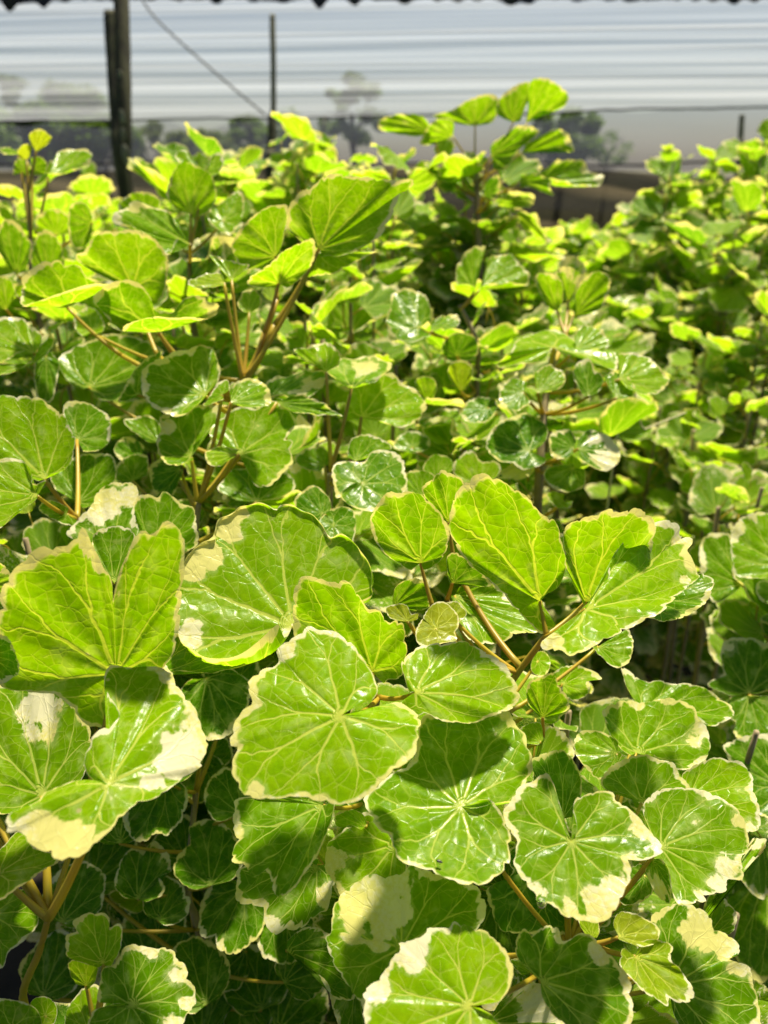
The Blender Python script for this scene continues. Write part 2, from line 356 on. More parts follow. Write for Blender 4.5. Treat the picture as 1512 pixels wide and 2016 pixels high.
H('B', .43, (.15, -.86, .47), (735, 1331), '640,1335 590,1270 580,1240 580,1190 585,1155 598,1139 630,1141 650,1150 684,1150 703,1168 723,1195 746,1201 763,1228 780,1225 792,1233 797,1264 799,1290 787,1333 764,1340 759,1352 745,1350', age=.6, cr=.12, veins=6)
H('B', .365, (.02, -.62, .78), (672, 1413), '738,1374 742,1355 733,1329 718,1303 695,1274 681,1263 658,1246 632,1245 609,1240 592,1253 562,1269 546,1283 551,1306 516,1322 493,1345 493,1362 501,1384 480,1398 463,1422 456,1461 470,1471 461,1491 461,1517 480,1557 503,1569 546,1569 589,1565 628,1574 675,1579 711,1570 744,1547 774,1519 807,1494 820,1451 814,1441 825,1431 822,1412,.5 800,1392,.8 777,1382,.8 754,1395,.5 728,1411', age=.78, cr=.22, cup=-.05, patches='500,1560,34 560,1280,26', pet=(745, 1375, .45), veins=9)
H('B', .40, (.2, -.60, .78), (816, 1367), '806,1363 791,1317 799,1297 822,1277 862,1264 872,1269 912,1265 938,1277 975,1300 991,1313 1004,1333 1021,1362 1015,1383 991,1400 948,1415 918,1423 865,1420 842,1406 822,1405 789,1387 800,1375', age=.8, cr=.25, cup=-.04, pet=(748, 1372, .45), veins=6)
H('B', .405, (-.1, -.52, .83), (634, 1583), '479,1567 464,1592 461,1622 468,1648 458,1681 461,1695 486,1704 499,1726 532,1716 539,1747 552,1762 575,1751,-.4 598,1721,-.8 618,1691,-1 638,1648,-1 654,1609,-1 659,1579,-.8 642,1570', age=.3, cr=.22, cup=.03, veins=6)
H('B', .45, (-.1, -.55, .83), (622, 1700), '473,1708 468,1731 469,1774 496,1781 519,1787 522,1814 542,1837 565,1827 592,1824 625,1797 645,1790 654,1747 658,1734 641,1701 628,1690 540,1690', age=.3, cr=.5, patches='650,1765,35')
H('B', .43, (-.2, -.62, .75), (776, 1660), '727,1599 690,1622 671,1642 651,1658 643,1688 643,1714 661,1738 671,1761 697,1790 740,1800 790,1745 800,1700 785,1672 775,1640 752,1612', age=.6, cr=.35, patches='650,1690,28', veins=6)
H('B', .425, (-.3, -.6, .7), (718, 1626), '660,1605 680,1595 710,1600 722,1618 712,1634 690,1624 665,1628', age=.8, cr=.4)
H('B', .46, (-.25, -.6, .72), (560, 1870), '565,1850 590,1832 630,1830 680,1870 690,1905 700,1960 660,1965 640,1930 610,1905 575,1880', age=.2, cr=.5)
H('B', .47, (-.1, -.7, .7), (700, 1930), '650,1935 680,1925 705,1935 725,1985 725,2040 690,2050 660,2000', age=.25, cr=.7)
# right-hand three-part leaf and its neighbours
H('C', .435, (-.05, -.88, .46), (1066, 1192), '1060,1240 1021,1201 998,1171 981,1158 958,1135 912,1098 892,1059 885,1032 892,1006 898,973 918,950 951,936 981,946 1008,963 1044,989 1067,1016 1090,1029 1103,1055 1107,1085 1113,1115 1097,1151 1074,1168 1064,1176 1070,1206 1094,1231 1080,1241', age=.78, cr=.22, cup=.06, pet=(1076, 1250, .44), veins=5)
H('C', .455, (.1, -.9, .42), (1158, 1192), '1150,1192 1128,1148 1115,1115 1111,1082 1115,1046 1138,1026 1167,1016 1200,1003 1217,1010 1250,1005 1270,1013 1286,1028 1290,1060 1270,1110 1230,1160 1180,1190', age=.74, cr=.15, veins=5, pet=(1076, 1250, .445))
H('C', .412, (.28, -.66, .70), (1150, 1202), '1148,1196 1190,1152 1197,1110 1222,1074 1262,1043 1286,1034 1313,1031 1336,1039 1339,1052 1359,1052 1367,1062 1356,1082 1362,1099 1371,1122 1374,1135 1343,1162,-.5 1323,1178,-.8 1286,1211,-1 1250,1228,-1 1210,1248,-1 1161,1274,-1 1144,1284,-1 1121,1286,-1 1108,1274,-.6 1085,1276 1075,1258 1095,1240', age=.8, cr=.25, cup=-.02, patches='1350,1142,22 1090,1262,18 1358,1060,18', pet=(1072, 1256, .44), veins=6)
H('C', .47, (.2, -.6, .75), (1290, 1172), '1300,1150 1374,1128 1392,1130 1402,1148 1397,1165 1389,1186 1372,1198 1343,1214 1316,1223 1273,1214 1275,1190', age=.25, cr=.55, cup=.1, pet=(1088, 1262, .447))
H('C', .475, (-.1, -.9, .42), (827, 1113), '809,1122 779,1108 763,1095 740,1065 730,1032 740,999 763,971 783,973 803,969 829,976 842,989 859,1006 879,1032 884,1055 875,1088 859,1108 834,1120', age=.55, cr=.2, pet=(852, 1194, .48), brown=1, veins=6)
H('C', .495, (0, -.9, .42), (884, 1032), '832,960 849,946 869,930 892,936 912,950 908,986 895,1009 886,1030 875,1025 859,1003 839,983', age=.6, cr=.15, pet=(895, 1110, .5), brown=1)
H('C', .48, (.1, -.8, .55), (892, 1149), '879,1102 892,1088 912,1098 951,1131 965,1151 931,1155 905,1150 885,1147', age=.3, cr=.3, pet=(880, 1180, .5), brown=1)
H('C', .49, (.1, -.55, .82), (896, 1166), '888,1171 905,1155 931,1151 981,1158 1017,1191 1050,1225 1060,1241 1014,1250 981,1260 938,1264 912,1247 898,1214', age=.5, cr=.4)
H('C', .44, (.1, -.65, .72), (857, 1236), '845,1198 865,1184 885,1191 902,1214 902,1234 895,1244 898,1260 872,1267 842,1274 822,1264 819,1241 832,1217', age=.96, cr=.2, kindname='young_leaf')
H('C', .445, (-.2, -.7, .62), (802, 1222), '760,1198 773,1191 799,1191 809,1208 822,1208 822,1221 796,1224 769,1217', age=.96, cr=.3, kindname='young_leaf', pet=(832, 1262, .45), brown=1)
H('C', .455, (.1, -.8, .6), (888, 1212), '876,1190 898,1184 912,1196 918,1210 902,1224 893,1214', age=.95, cr=.4, kindname='young_leaf')
H('C', .50, (0, -.8, .6), (775, 1195), '772,1180 780,1155 800,1142 830,1142 845,1160 848,1190 830,1200 800,1205', age=.35, cr=.4)
H('C', .50, (.1, -.6, .75), (1180, 1270), '1165,1272 1215,1248 1237,1240 1245,1265 1240,1298 1222,1312 1195,1305', age=.45, cr=.3)
H('C', .50, (.3, -.7, .6), (1110, 1345), '1080,1335 1100,1318 1125,1310 1150,1314 1170,1322 1182,1338 1160,1340 1160,1362 1140,1375 1110,1372 1095,1350', age=.85, cr=.6)
H('C', .48, (0, -.8, .6), (1070, 1415), '1038,1352 1050,1338 1075,1330 1092,1330 1100,1352 1118,1375 1115,1400 1090,1412 1060,1410 1040,1385', age=.55, cr=.25, pet=(1070, 1468, .5), brown=1)
H('C', .475, (0, -.75, .66), (1066, 1460), '1022,1440 1040,1425 1064,1424 1070,1455 1060,1466 1035,1462', age=.9, cr=.2, kindname='young_leaf')
H('C', .50, (.1, -.7, .7), (1060, 1300), '1046,1318 1050,1295 1062,1282 1080,1290 1082,1315 1068,1332', age=.8, cr=.4)
# lower right shrub
H('D', .385, (.02, -.36, .93), (909, 1577), '988,1581 1024,1578 1031,1545 1044,1522 1046,1492 1037,1474 1031,1446 1017,1436 1008,1416 990,1400 930,1390 870,1395 830,1420 818,1490 770,1530 722,1575 730,1605 750,1635 771,1650 779,1678 802,1694 832,1702 872,1721 912,1737 951,1737 981,1714 991,1707 1001,1687 999,1658 1004,1645 994,1621 984,1601 965,1578 945,1578 928,1590', age=.45, cr=.18, cup=.07, veins=9)
H('D', .385, (-.12, -.55, .83), (790, 1862), '807,1701 797,1718 760,1731 737,1724 711,1734 671,1767 658,1800 654,1837 643,1847 651,1876 661,1900 688,1939 711,1969 725,1985 800,1970 880,1890 941,1825 954,1806 954,1785 943,1756 930,1738 912,1738 893,1724 859,1722 832,1711', age=.5, cr=.35, patches='722,1768,70 690,1785,55 772,1735,40 700,1815,35 745,1835,30 780,1790,30', veins=9)
H('D', .33, (-.05, -.50, .86), (925, 1977), '959,1976 978,1973 991,1963 1004,1939 1007,1910 1002,1891 991,1867 975,1857 962,1838 938,1828 925,1825 904,1817 892,1816 889,1824 869,1828 844,1828 840,1838 816,1854 787,1859 790,1870 766,1902 748,1926 718,1955 724,1973 718,1986 724,2016 735,2060 810,2110 930,2110 1000,2060 975,2005 946,1986', age=.75, cr=.28, cup=.05, patches='805,1870,40 735,1948,30 812,1888,28', veins=9)
H('D', .40, (.1, -.5, .86), (960, 2012), '985,1970 1040,1930 1078,1952 1110,1978 1125,1985 1132,2000 1130,2040 1060,2080 980,2060', age=.4, cr=.45, patches='1060,1965,55 1100,1990,40')
H('D', .365, (.1, -.55, .83), (1067, 1929), '1045,1915 1019,1883 1017,1853 1032,1830 1048,1842 1075,1825 1098,1828 1111,1853 1144,1837 1167,1850 1187,1873 1204,1883 1217,1900 1234,1923 1240,1943 1237,1956 1243,1979 1240,2012 1224,2032 1150,2035 1095,2000 1066,1960', age=.25, cr=.35, patches='1180,1875,22 1103,1845,12', veins=7)
H('D', .405, (-.2, -.5, .8), (1045, 1915), '1006,1890 1030,1886 1046,1902 1042,1915 1030,1920 1012,1905', age=.4, cr=.3)
H('D', .37, (0, -.52, .85), (1126, 1653), '1118,1642 1102,1600 1095,1560 1087,1539 1074,1524 1050,1542 1024,1552 1008,1578 994,1598 998,1625 1017,1648 1019,1660 1017,1680 1014,1701 1031,1730 1054,1754 1060,1773 1084,1777 1107,1797 1133,1805 1187,1810 1210,1790 1224,1757 1237,1731 1239,1711 1234,1695 1267,1695 1300,1678 1300,1661 1277,1632 1250,1602 1224,1582 1210,1575 1210,1562 1187,1557 1151,1569 1134,1576 1128,1592 1134,1615 1135,1640', age=.42, cr=.35, patches='1190,1785,42 1215,1745,30 1265,1640,22 1060,1755,24 1245,1685,22 1125,1790,20', veins=11, cup=.04)
H('D', .41, (.15, -.55, .82), (1305, 1662), '1285,1650 1267,1609 1270,1582 1293,1561 1306,1554 1339,1552 1372,1552 1402,1562 1419,1572 1442,1592 1458,1612 1465,1632 1472,1671 1455,1690 1460,1714 1455,1731 1432,1729 1429,1751 1386,1761 1386,1771 1353,1779 1329,1771 1316,1714 1300,1690', age=.42, cr=.32, patches='1440,1708,28 1415,1740,22 1378,1765,18 1450,1610,18', veins=8)
H('D', .42, (-.3, -.6, .7), (1285, 1690), '1270,1694 1300,1690 1315,1711 1320,1774 1293,1761 1273,1718', age=.3, cr=.9, patches='1300,1750,25')
H('D', .435, (-.1, -.6, .8), (1272, 1722), '1222,1772 1240,1715 1262,1700 1290,1730 1282,1760 1250,1780', age=.2, cr=.3)
H('D', .49, (.15, -.6, .78), (1257, 1478), '1224,1475 1204,1448 1191,1422 1187,1402 1210,1386 1237,1381 1263,1382 1293,1379 1320,1377 1359,1392 1372,1415 1392,1432 1397,1465 1392,1488 1376,1505 1343,1515 1310,1505 1286,1488 1263,1486 1240,1488', age=.5, cr=.5, patches='1375,1460,26', veins=7)
H('D', .475, (-.1, -.6, .78), (1216, 1481), '1207,1515 1181,1534 1157,1515 1138,1491 1131,1465 1138,1445 1154,1438 1194,1445 1217,1462 1226,1484', age=.5, cr=.45)
H('D', .45, (0, -.62, .78), (1266, 1578), '1227,1562 1190,1554 1184,1534 1210,1505 1243,1491 1270,1486 1293,1495 1323,1505 1336,1524 1356,1544 1356,1568 1310,1584 1275,1582', age=.45, cr=.3, cup=.08)
H('D', .54, (.2, -.45, .87), (1270, 1392), '1235,1362 1224,1319 1240,1318 1263,1338 1293,1344 1329,1346 1369,1353 1409,1369 1442,1389 1442,1409 1419,1422 1392,1429 1359,1405 1310,1388', age=.4, cr=.45)
H('D', .46, (.2, -.55, .8), (1366, 1562), '1350,1550 1346,1524 1376,1505 1409,1493 1435,1500 1458,1501 1482,1528 1482,1558 1491,1601 1493,1630 1468,1634 1442,1605 1392,1575', age=.75, cr=.25, cup=.1, patches='1480,1630,20')
H('D', .39, (.1, -.6, .8), (1220, 1843), '1207,1822 1212,1805 1224,1796 1250,1800 1270,1808 1297,1828 1290,1855 1262,1864 1240,1856 1216,1848', age=.95, cr=.1, kindname='young_leaf', pet=(1175, 1858, .40), brown=1, veins=5)
H('D', .385, (.1, -.6, .8), (1254, 1882), '1222,1895 1228,1865 1262,1868 1262,1855 1285,1852 1322,1862 1318,1890 1342,1912 1362,1942 1362,1966 1338,1972 1316,1962 1312,1980 1290,1965 1265,1950 1240,1925 1226,1910', age=.93, cr=.2, kindname='young_leaf', pet=(1178, 1866, .40), brown=1, veins=7)
H('D', .40, (-.1, -.6, .8), (1165, 1845), '1140,1806 1172,1808 1180,1830 1175,1846 1158,1845 1145,1828', age=.93, cr=.2, kindname='young_leaf')
H('D', .425, (.1, -.6, .78), (1322, 1940), '1285,1830 1282,1810 1310,1788 1345,1780 1378,1792 1400,1810 1404,1828 1430,1840 1452,1860 1450,1880 1432,1890 1470,1905 1478,1935 1490,1968 1494,2000 1488,2040 1400,2060 1345,2030 1322,1985 1315,1900 1300,1860', age=.25, cr=.4, patches='1382,1820,46 1362,1838,28 1432,1866,28 1455,1905,24', veins=8)
H('D', .46, (.1, -.6, .78), (1390, 1850), '1385,1790 1400,1760 1430,1772 1448,1800 1445,1830 1430,1842 1400,1840', age=.4, cr=.5)
H('D', .47, (.1, -.7, .7), (1085, 1690), '1010,1720 1000,1690 1020,1660 1080,1650 1150,1700 1200,1800 1160,1835 1090,1840 1040,1835 990,1830 970,1790 960,1750', age=.15, cr=.05, veins=6)
H('D', .44, (0, -.7, .7), (1110, 1610), '1046,1510 1060,1490 1100,1478 1120,1490 1140,1520 1145,1560 1140,1600 1115,1612 1085,1580', age=.25, cr=.25)
H('D', .43, (.2, -.6, .7), (1330, 1900), '1480,1660 1490,1650 1505,1672 1480,1690', age=.6, cr=.5)
# left bottom shrub
H('E', .385, (.1, -.72, .68), (199, 1897), '195,1905 168,1897 138,1886 131,1872 131,1842 149,1834 143,1817 157,1806 176,1798 190,1801 204,1798 215,1809 215,1828 228,1821 239,1824 238,1859 228,1886 215,1905', age=.88, cr=.25, kindname='young_leaf', cup=.18, veins=7, pet=(205, 1930, .39))
H('E', .40, (0, -.8, .6), (168, 1945), '135,1905 142,1890 165,1882 190,1900 188,1930 172,1948 148,1940', age=.92, cr=.1, kindname='young_leaf')
H('E', .375, (.08, -.55, .83), (256, 1977), '193,1974 198,1936 204,1908 228,1897 248,1867 275,1863 303,1868 327,1867 344,1875 344,1886 360,1897 369,1916 366,1927 380,1941 382,1977 366,1996 360,2013 344,2029 275,2046 206,2040 176,2018 178,2002 190,1985 235,1975', age=.25, cr=.4, patches='305,1878,22 350,1920,24 372,1975,18 340,2020,30', veins=11)
H('E', .395, (-.1, -.6, .75), (172, 2032), '129,2020 138,1980 165,1947 193,1941 198,1980 185,2005 178,2028', age=.6, cr=.1)
H('E', .39, (0, -.6, .8), (20, 2024), '-10,1972 28,1970 55,1977 74,1993 80,2020 40,2050 -30,2040', age=.4, cr=.2)
H('E', .42, (0, -.7, .7), (88, 2000), '60,1975 85,1962 108,1975 112,2000 100,2020 75,2015', age=.9, cr=.2, kindname='young_leaf')
# shrub at the right edge
H('F', .62, (-.1, -.6, .78), (1536, 1545), '1425,1470 1460,1455 1512,1445 1570,1460 1580,1600 1510,1612 1470,1560 1440,1500', age=.15, cr=.2)
H('F', .70, (-.15, -.6, .78), (1476, 1361), '1425,1325 1419,1290 1429,1263 1459,1258 1492,1260 1530,1280 1535,1345 1490,1366 1445,1370 1395,1348', age=.15, cr=.35, patches='1440,1275,22')
H('F', .69, (-.1, -.65, .74), (1477, 1367), '1440,1372 1475,1372 1520,1372 1535,1420 1500,1450 1460,1457 1445,1440 1450,1420 1425,1395', age=.2, cr=.5)
H('F', .74, (-.1, -.7, .7), (1463, 1148), '1449,1165 1409,1185 1392,1165 1378,1110 1382,1068 1401,1051 1437,1055 1461,1100 1467,1142', age=.3, cr=.45)
H('F', .70, (-.2, -.65, .72), (1546, 1110), '1440,1060 1452,1029 1473,1017 1512,1010 1565,1040 1570,1120 1512,1139 1466,1137 1447,1122 1442,1090', age=.5, cr=.55)
H('F', .70, (-.2, -.65, .72), (1546, 1165), '1490,1150 1512,1142 1560,1150 1560,1190 1512,1188 1494,1175', age=.4, cr=.6)
H('F', .66, (-.1, -.6, .78), (1515, 1700), '1420,1790 1450,1755 1512,1745 1560,1790 1560,1890 1500,1930 1460,1900 1430,1860', age=.25, cr=.1)
# left middle shrub
H('G', .55, (.1, -.78, .6), (84, 937), '75,945 20,920 -60,890 -60,820 -20,785 5,777 45,781 80,788 105,805 125,822 138,850 148,868 145,895 130,920 100,930', age=.68, cr=.1, pet=(150, 1020, .58), brown=1, thick=1.4, veins=6)
H('G', .53, (.2, -.7, .65), (72, 972), '62,930 65,955 92,945 72,980 30,1010 -5,1040 -50,1020 -50,930 0,905 40,905', age=.7, cr=.1, pet=(150, 1022, .58), thick=1.2)
H('G', .62, (0, -.75, .65), (152, 986), '100,930 140,905 175,895 220,900 228,930 220,960 190,990 165,1003 110,965', age=.3, cr=.15)
H('G', .64, (.1, -.7, .7), (150, 862), '125,800 170,795 210,815 218,850 205,880 165,890 140,872', age=.25, cr=.3)
H('G', .53, (.05, -.65, .75), (220, 1084), '132,1049 159,1020 179,1000 195,967 215,957 241,954 265,957 271,977 261,990 265,1023 268,1056 228,1078 165,1066', age=.3, cr=.6, patches='212,985,40 195,1005,32 250,975,28')
H('G', .54, (.1, -.75, .65), (302, 1088), '265,990 288,977 311,980 321,967 341,980 360,993 380,1000 385,1030 388,1070 350,1090 310,1090 270,1060', age=.3, cr=.35)
H('G', .48, (0, -.75, .65), (222, 1145), '180,1060 200,1045 240,1038 262,1050 270,1080 250,1130 228,1150 190,1100', age=.3, cr=.35)
H('G', .56, (-.1, -.7, .6), (130, 1010), '75,1000 100,985 135,1000 160,1030 150,1035 110,1025', age=.4, cr=.3)
# upper left group with orange petioles
H('J', .76, (.1, -.88, .45), (260, 566), '149,502 167,496 179,478 190,466 205,456 232,457 256,453 283,460 304,472 321,493 330,517 327,555 321,582 304,600 288,585 272,572 250,566 223,554 190,538 155,517', age=.72, cr=.12, pet=(310, 700, .72), veins=6)
H('J', .73, (0, -.92, .4), (132, 606), '45,602,-3 45,575 45,561 51,541 80,520 101,518 119,517 131,526 155,523 170,545 195,553 225,556,-1 225,562,-4 205,560,-5 167,563,-6 119,578,-6 80,592,-6 60,598,-5', age=.62, cr=.4, cup=0, closed=1, pet=(240, 700, .74))
H('J', .69, (.05, -.92, .4), (312, 655), '238,652,-2 208,618 188,597 187,585 205,567 232,554 262,555 283,567 298,591 307,612 339,618 354,597 372,585 402,585 405,594 426,600 426,615 411,627,-2 372,624,-5 339,626,-6 301,624,-6 268,632,-6 247,641,-5', age=.45, cr=.5, cup=0, closed=1, pet=(350, 705, .7), brown=1, thick=1.3)
H('J', .68, (.15, -.80, .58), (629, 489), '567,447 570,414 585,387 608,372 623,366 638,351 656,347 674,348 686,354 713,350 736,353 772,357 811,354 811,366 787,381 772,414 751,456 736,473 698,491 659,502 636,503 614,473 590,467', age=.66, cr=.22, pet=(540, 640, .69), thick=1.2, veins=7)
H('J', .675, (0, -.95, -.1), (624, 503), '590,545 653,538 698,514 740,497 690,499 650,503 632,506 610,520', age=.7, cr=.1)
H('J', .71, (-.1, -.85, .5), (541, 505), '457,488 465,465 480,441 504,423 531,408 564,405 567,423 561,447 555,482 549,506 530,525 483,530 468,512', age=.66, cr=.2, pet=(545, 590, .7))
H('J', .675, (-.1, -.95, .05), (547, 562), '498,542 528,524 561,494 590,482 614,473 620,500 605,533 567,566 550,568 519,566 489,560', age=.72, cr=.15, pet=(520, 655, .69), brown=1)
H('J', .69, (0, -.7, .6), (455, 548), '412,500 440,510 470,520 490,522 480,535 455,550 430,525', age=.85, cr=.5)
H('J', .67, (0, -.5, .8), (440, 552), '370,558 395,545 430,535 442,550 440,565 400,563', age=.93, cr=.2, kindname='young_leaf')
H('J', .70, (0, -.6, .7), (490, 612), '468,600 478,575 500,572 515,590 505,612 480,615', age=.9, cr=.5, kindname='young_leaf')
H('J', .76, (.05, -.7, .7), (172, 756), '115,712 130,690 170,675 230,660 290,675 320,690 300,710 275,745 250,770 230,788 195,788 150,768 125,735', age=.35, cr=.12, veins=7)
H('J', .65, (.15, -.6, .75), (403, 768), '281,765 281,732 298,722 314,712 347,692 374,689 397,682 417,682 427,705 433,732 427,755 412,772 380,805 357,815 317,806 291,788', age=.4, cr=.45, cup=.1, pet=(430, 800, .66))
H('J', .66, (.3, -.6, .6), (270, 772), '235,792 245,765 265,730 300,700 318,690 310,720 285,755 278,775', age=.2, cr=.8)
H('J', .74, (0, -.6, .7), (180, 650), '148,645 150,620 165,605 190,612 205,640 190,660 165,662', age=.85, cr=.4)
H('Q', .77, (-.1, -.6, .7), (370, 470), '225,440 240,420 262,400 300,405 330,412 345,440 350,475 330,500 300,470 260,445', age=.45, cr=.5)
H('Q', .9, (0, -.8, .6), (290, 425), '235,415 240,395 262,380 295,380 315,395 310,415 290,428 255,430', age=.6, cr=.45)
H('Q', .9, (.1, -.8, .55), (375, 420), '330,385 338,345 360,320 390,330 415,345 425,390 405,420 375,430 350,415', age=.6, cr=.3)
H('Q', .9, (.1, -.7, .6), (400, 340), '345,305 370,298 385,325 410,330 415,312 432,300 440,325 420,345 390,345 365,335', age=.65, cr=.4)
H('Q', .9, (.1, -.7, .6), (440, 430), '410,420 440,395 470,375 480,400 470,440 450,460 425,450', age=.55, cr=.45)
# centre middle shrub
H('I', .63, (-.05, -.7, .7), (374, 895), '314,821 331,815 364,811 397,798 420,791 430,805 427,828 403,851 382,877 384,904 357,917 331,914 314,894 309,868 317,848', age=.45, cr=.45, patches='330,838,16', pet=(388, 988, .64))
H('I', .62, (.05, -.7, .7), (470, 888), '420,868 414,845 440,818 476,805 509,805 532,791 559,801 580,825 575,844 559,864 574,868 570,887 575,911 555,934 529,957 499,947 482,914 440,895', age=.55, cr=.2, pet=(394, 988, .64), brown=1, veins=7)
H('I', .66, (0, -.7, .7), (505, 985), '430,965 450,930 485,920 530,925 565,935 580,955 572,980 540,993 510,990 470,985', age=.35, cr=.2)
H('I', .60, (0, -.7, .7), (462, 892), '405,890 430,880 470,885 462,900 435,915 412,915', age=.85, cr=.4, kindname='young_leaf')
H('I', .60, (.2, -.6, .75), (455, 788), '452,770 470,750 495,745 520,755 533,790 505,802 470,800', age=.5, cr=.5)
H('I', .61, (-.2, -.6, .7), (436, 775), '402,800 412,780 430,755 448,748 452,770 440,785', age=.5, cr=.5)
H('I', .67, (.1, -.5, .8), (528, 776), '522,758 542,745 585,732 618,729 641,735 641,748 612,778 579,790 545,788', age=.25, cr=.5, patches='610,752,30 590,772,22')
H('I', .64, (.1, -.6, .75), (545, 786), '545,782 585,778 612,785 638,798 674,815 630,818 580,812', age=.35, cr=.3)
H('I', .66, (-.1, -.7, .65), (354, 922), '295,938 300,912 325,900 350,905 362,925 340,972 312,978', age=.1, cr=.8)
H('I', .70, (0, -.7, .7), (275, 900), '225,880 240,865 262,862 285,880 282,905 255,915 232,900', age=.2, cr=1.0)
H('I', .70, (0, -.7, .7), (312, 870), '245,830 268,820 300,822 318,845 318,878 295,870 262,850', age=.35, cr=.35)
H('I', .68, (0, -.75, .65), (260, 945), '225,940 240,905 262,895 290,900 290,935 262,955', age=.3, cr=.5)
# shrub in the middle with the pale flat leaf
H('M', .61, (.05, -.6, .78), (714, 948), '668,980 658,957 655,927 665,911 691,907 717,907 731,891 754,887 780,894 794,911 797,934 800,957 780,987 747,1000 714,1003 688,993 672,975 700,950', age=.25, cr=.35, veins=9)
H('M', .71, (.1, -.75, .65), (712, 816), '678,828 684,791 698,758 731,745 770,735 790,752 817,765 837,798 827,821 794,841 764,833 725,824', age=.72, cr=.35, pet=(705, 870, .72), brown=1, veins=6)
H('M', .68, (0, -.25, .97), (692, 754), '641,725 665,712 698,705 717,696 747,709 770,719 757,735 714,755 694,759 658,742', age=.5, cr=.9, patches='715,718,45', pet=(650, 930, .69), brown=1)
H('M', .68, (-.3, -.6, .7), (640, 728), '580,690 610,685 640,672 670,700 660,720 630,722 600,708', age=.85, cr=.3)
H('M', .70, (.1, -.7, .7), (640, 915), '580,905 600,885 630,878 645,890 650,915 630,928 600,922', age=.4, cr=.4)
H('M', .64, (.05, -.7, .7), (700, 905), '685,900 690,870 715,855 745,862 770,880 760,890 720,900', age=.35, cr=.35)
H('M', .60, (0, -.7, .7), (635, 1010), '580,990 600,965 625,958 650,985 650,1010 630,1035 600,1025', age=.15, cr=.2)
H('M', .58, (0, -.6, .75), (655, 1030), '640,1010 690,1000 700,1040 685,1080 655,1075 625,1050', age=.2, cr=.3)
# far left upper shrub
H('K', 1.0, (.2, -.6, .75), (94, 342), '94,344 90,338 113,300 143,294 167,297 180,308 167,326 134,338 104,345', age=.62, cr=.4, pet=(70, 460, 1.0), brown=1)
H('K', 1.0, (.2, -.9, .2), (70, 298), '62,285 58,265 78,254 95,265 102,272 92,285 76,298', age=.955, cr=.1, kindname='young_leaf', pet=(55, 380, 1.0), brown=1)
H('K', 1.0, (-.2, -.9, .2), (50, 314), '34,300 45,286 60,285 62,300 55,314 42,314', age=.955, cr=.1, kindname='young_leaf')
H('K', 1.0, (0, -.9, .4), (110, 462), '70,455 75,425 110,412 140,430 142,455 125,462', age=.8, cr=.4)
H('K', .95, (0, -.8, .5), (90, 545), '62,520 65,480 85,455 110,465 125,510 118,545 95,552', age=.45, cr=.15)
H('K', .95, (0, -.8, .5), (30, 540), '-10,480 10,435 40,445 60,490 50,535 35,545', age=.35, cr=.3)
H('K', .9, (0, -.9, .4), (180, 440), '135,440 140,405 165,400 182,425 180,470 160,490 140,480', age=.4, cr=.2)
H('K', .72, (.2, -.6, .75), (66, 690), '-20,635 20,624 46,629 60,643 83,666 70,688 46,692 20,705 0,715 -50,700', age=.6, cr=.3)
H('K', .70, (.2, -.5, .8), (60, 712), '0,720 40,715 80,680 105,660 98,690 66,714 10,735 -20,740', age=.6, cr=.6)
H('K', .74, (.5, -.7, .4), (92, 700), '68,692 98,690 115,715 110,760 100,790 72,780', age=.2, cr=.35)
H('K', .8, (0, -.8, .5), (10, 610), '-40,570 -10,545 20,550 30,575 20,600 0,615', age=.7, cr=.1)
# tall shrub in the centre
H('T', 1.30, (0, -.75, .5), (850, 256), '746,252 756,233 780,226 813,224 832,229 849,252 829,269 786,264', age=.62, cr=.3, pet=(880, 345, 1.31), brown=1)
H('T', 1.32, (0, -.8, .5), (936, 247), '852,229 885,219 918,200 951,188 978,191 978,226 965,243 940,247 899,243', age=.62, cr=.2, pet=(935, 360, 1.32))
H('T', 1.30, (0, -.9, .3), (892, 268), '829,285 836,262 859,236 892,239 892,266 869,282', age=.65, cr=.1)
H('T', 1.32, (.1, -.8, .5), (1012, 240), '978,226 981,200 1008,173 1037,163 1051,170 1037,206 1024,239 1001,236', age=.6, cr=.35, pet=(960, 330, 1.32))
H('T', 1.30, (0, -.9, .3), (1040, 240), '1041,206 1041,170 1054,155 1080,157 1100,170 1117,186 1114,206 1094,218 1061,219 1044,240 1035,240', age=.65, cr=.2, pet=(985, 320, 1.31))
H('T', 1.28, (0, -.8, .5), (968, 306), '965,300 968,285 994,266 1018,249 1051,252 1057,266 1024,292 1018,305 994,332 971,332', age=.35, cr=.3)
H('T', 1.30, (.1, -.8, .5), (1029, 300), '1028,299 1034,285 1077,262 1094,254 1117,262 1130,295 1117,299 1094,289 1067,297', age=.55, cr=.4, pet=(960, 345, 1.31))
H('T', 1.28, (.1, -.7, .6), (1062, 340), '1061,338 1084,325 1110,317 1143,319 1163,335 1186,342 1183,358 1160,368 1117,362 1084,352', age=.5, cr=.4, cup=.15, pet=(970, 380, 1.3))
H('T', 1.27, (0, -.7, .5), (1024, 356), '1024,345 1051,342 1084,355 1080,368 1090,385 1051,370 1024,368', age=.4, cr=.4)
H('T', 1.28, (-.1, -.5, .8), (908, 350), '836,319 852,332 885,335 908,352 882,354 849,344', age=.45, cr=.5)
H('T', 1.26, (.2, -.8, .4), (953, 386), '951,385 958,358 981,345 985,371 973,400', age=.1, cr=1.0)
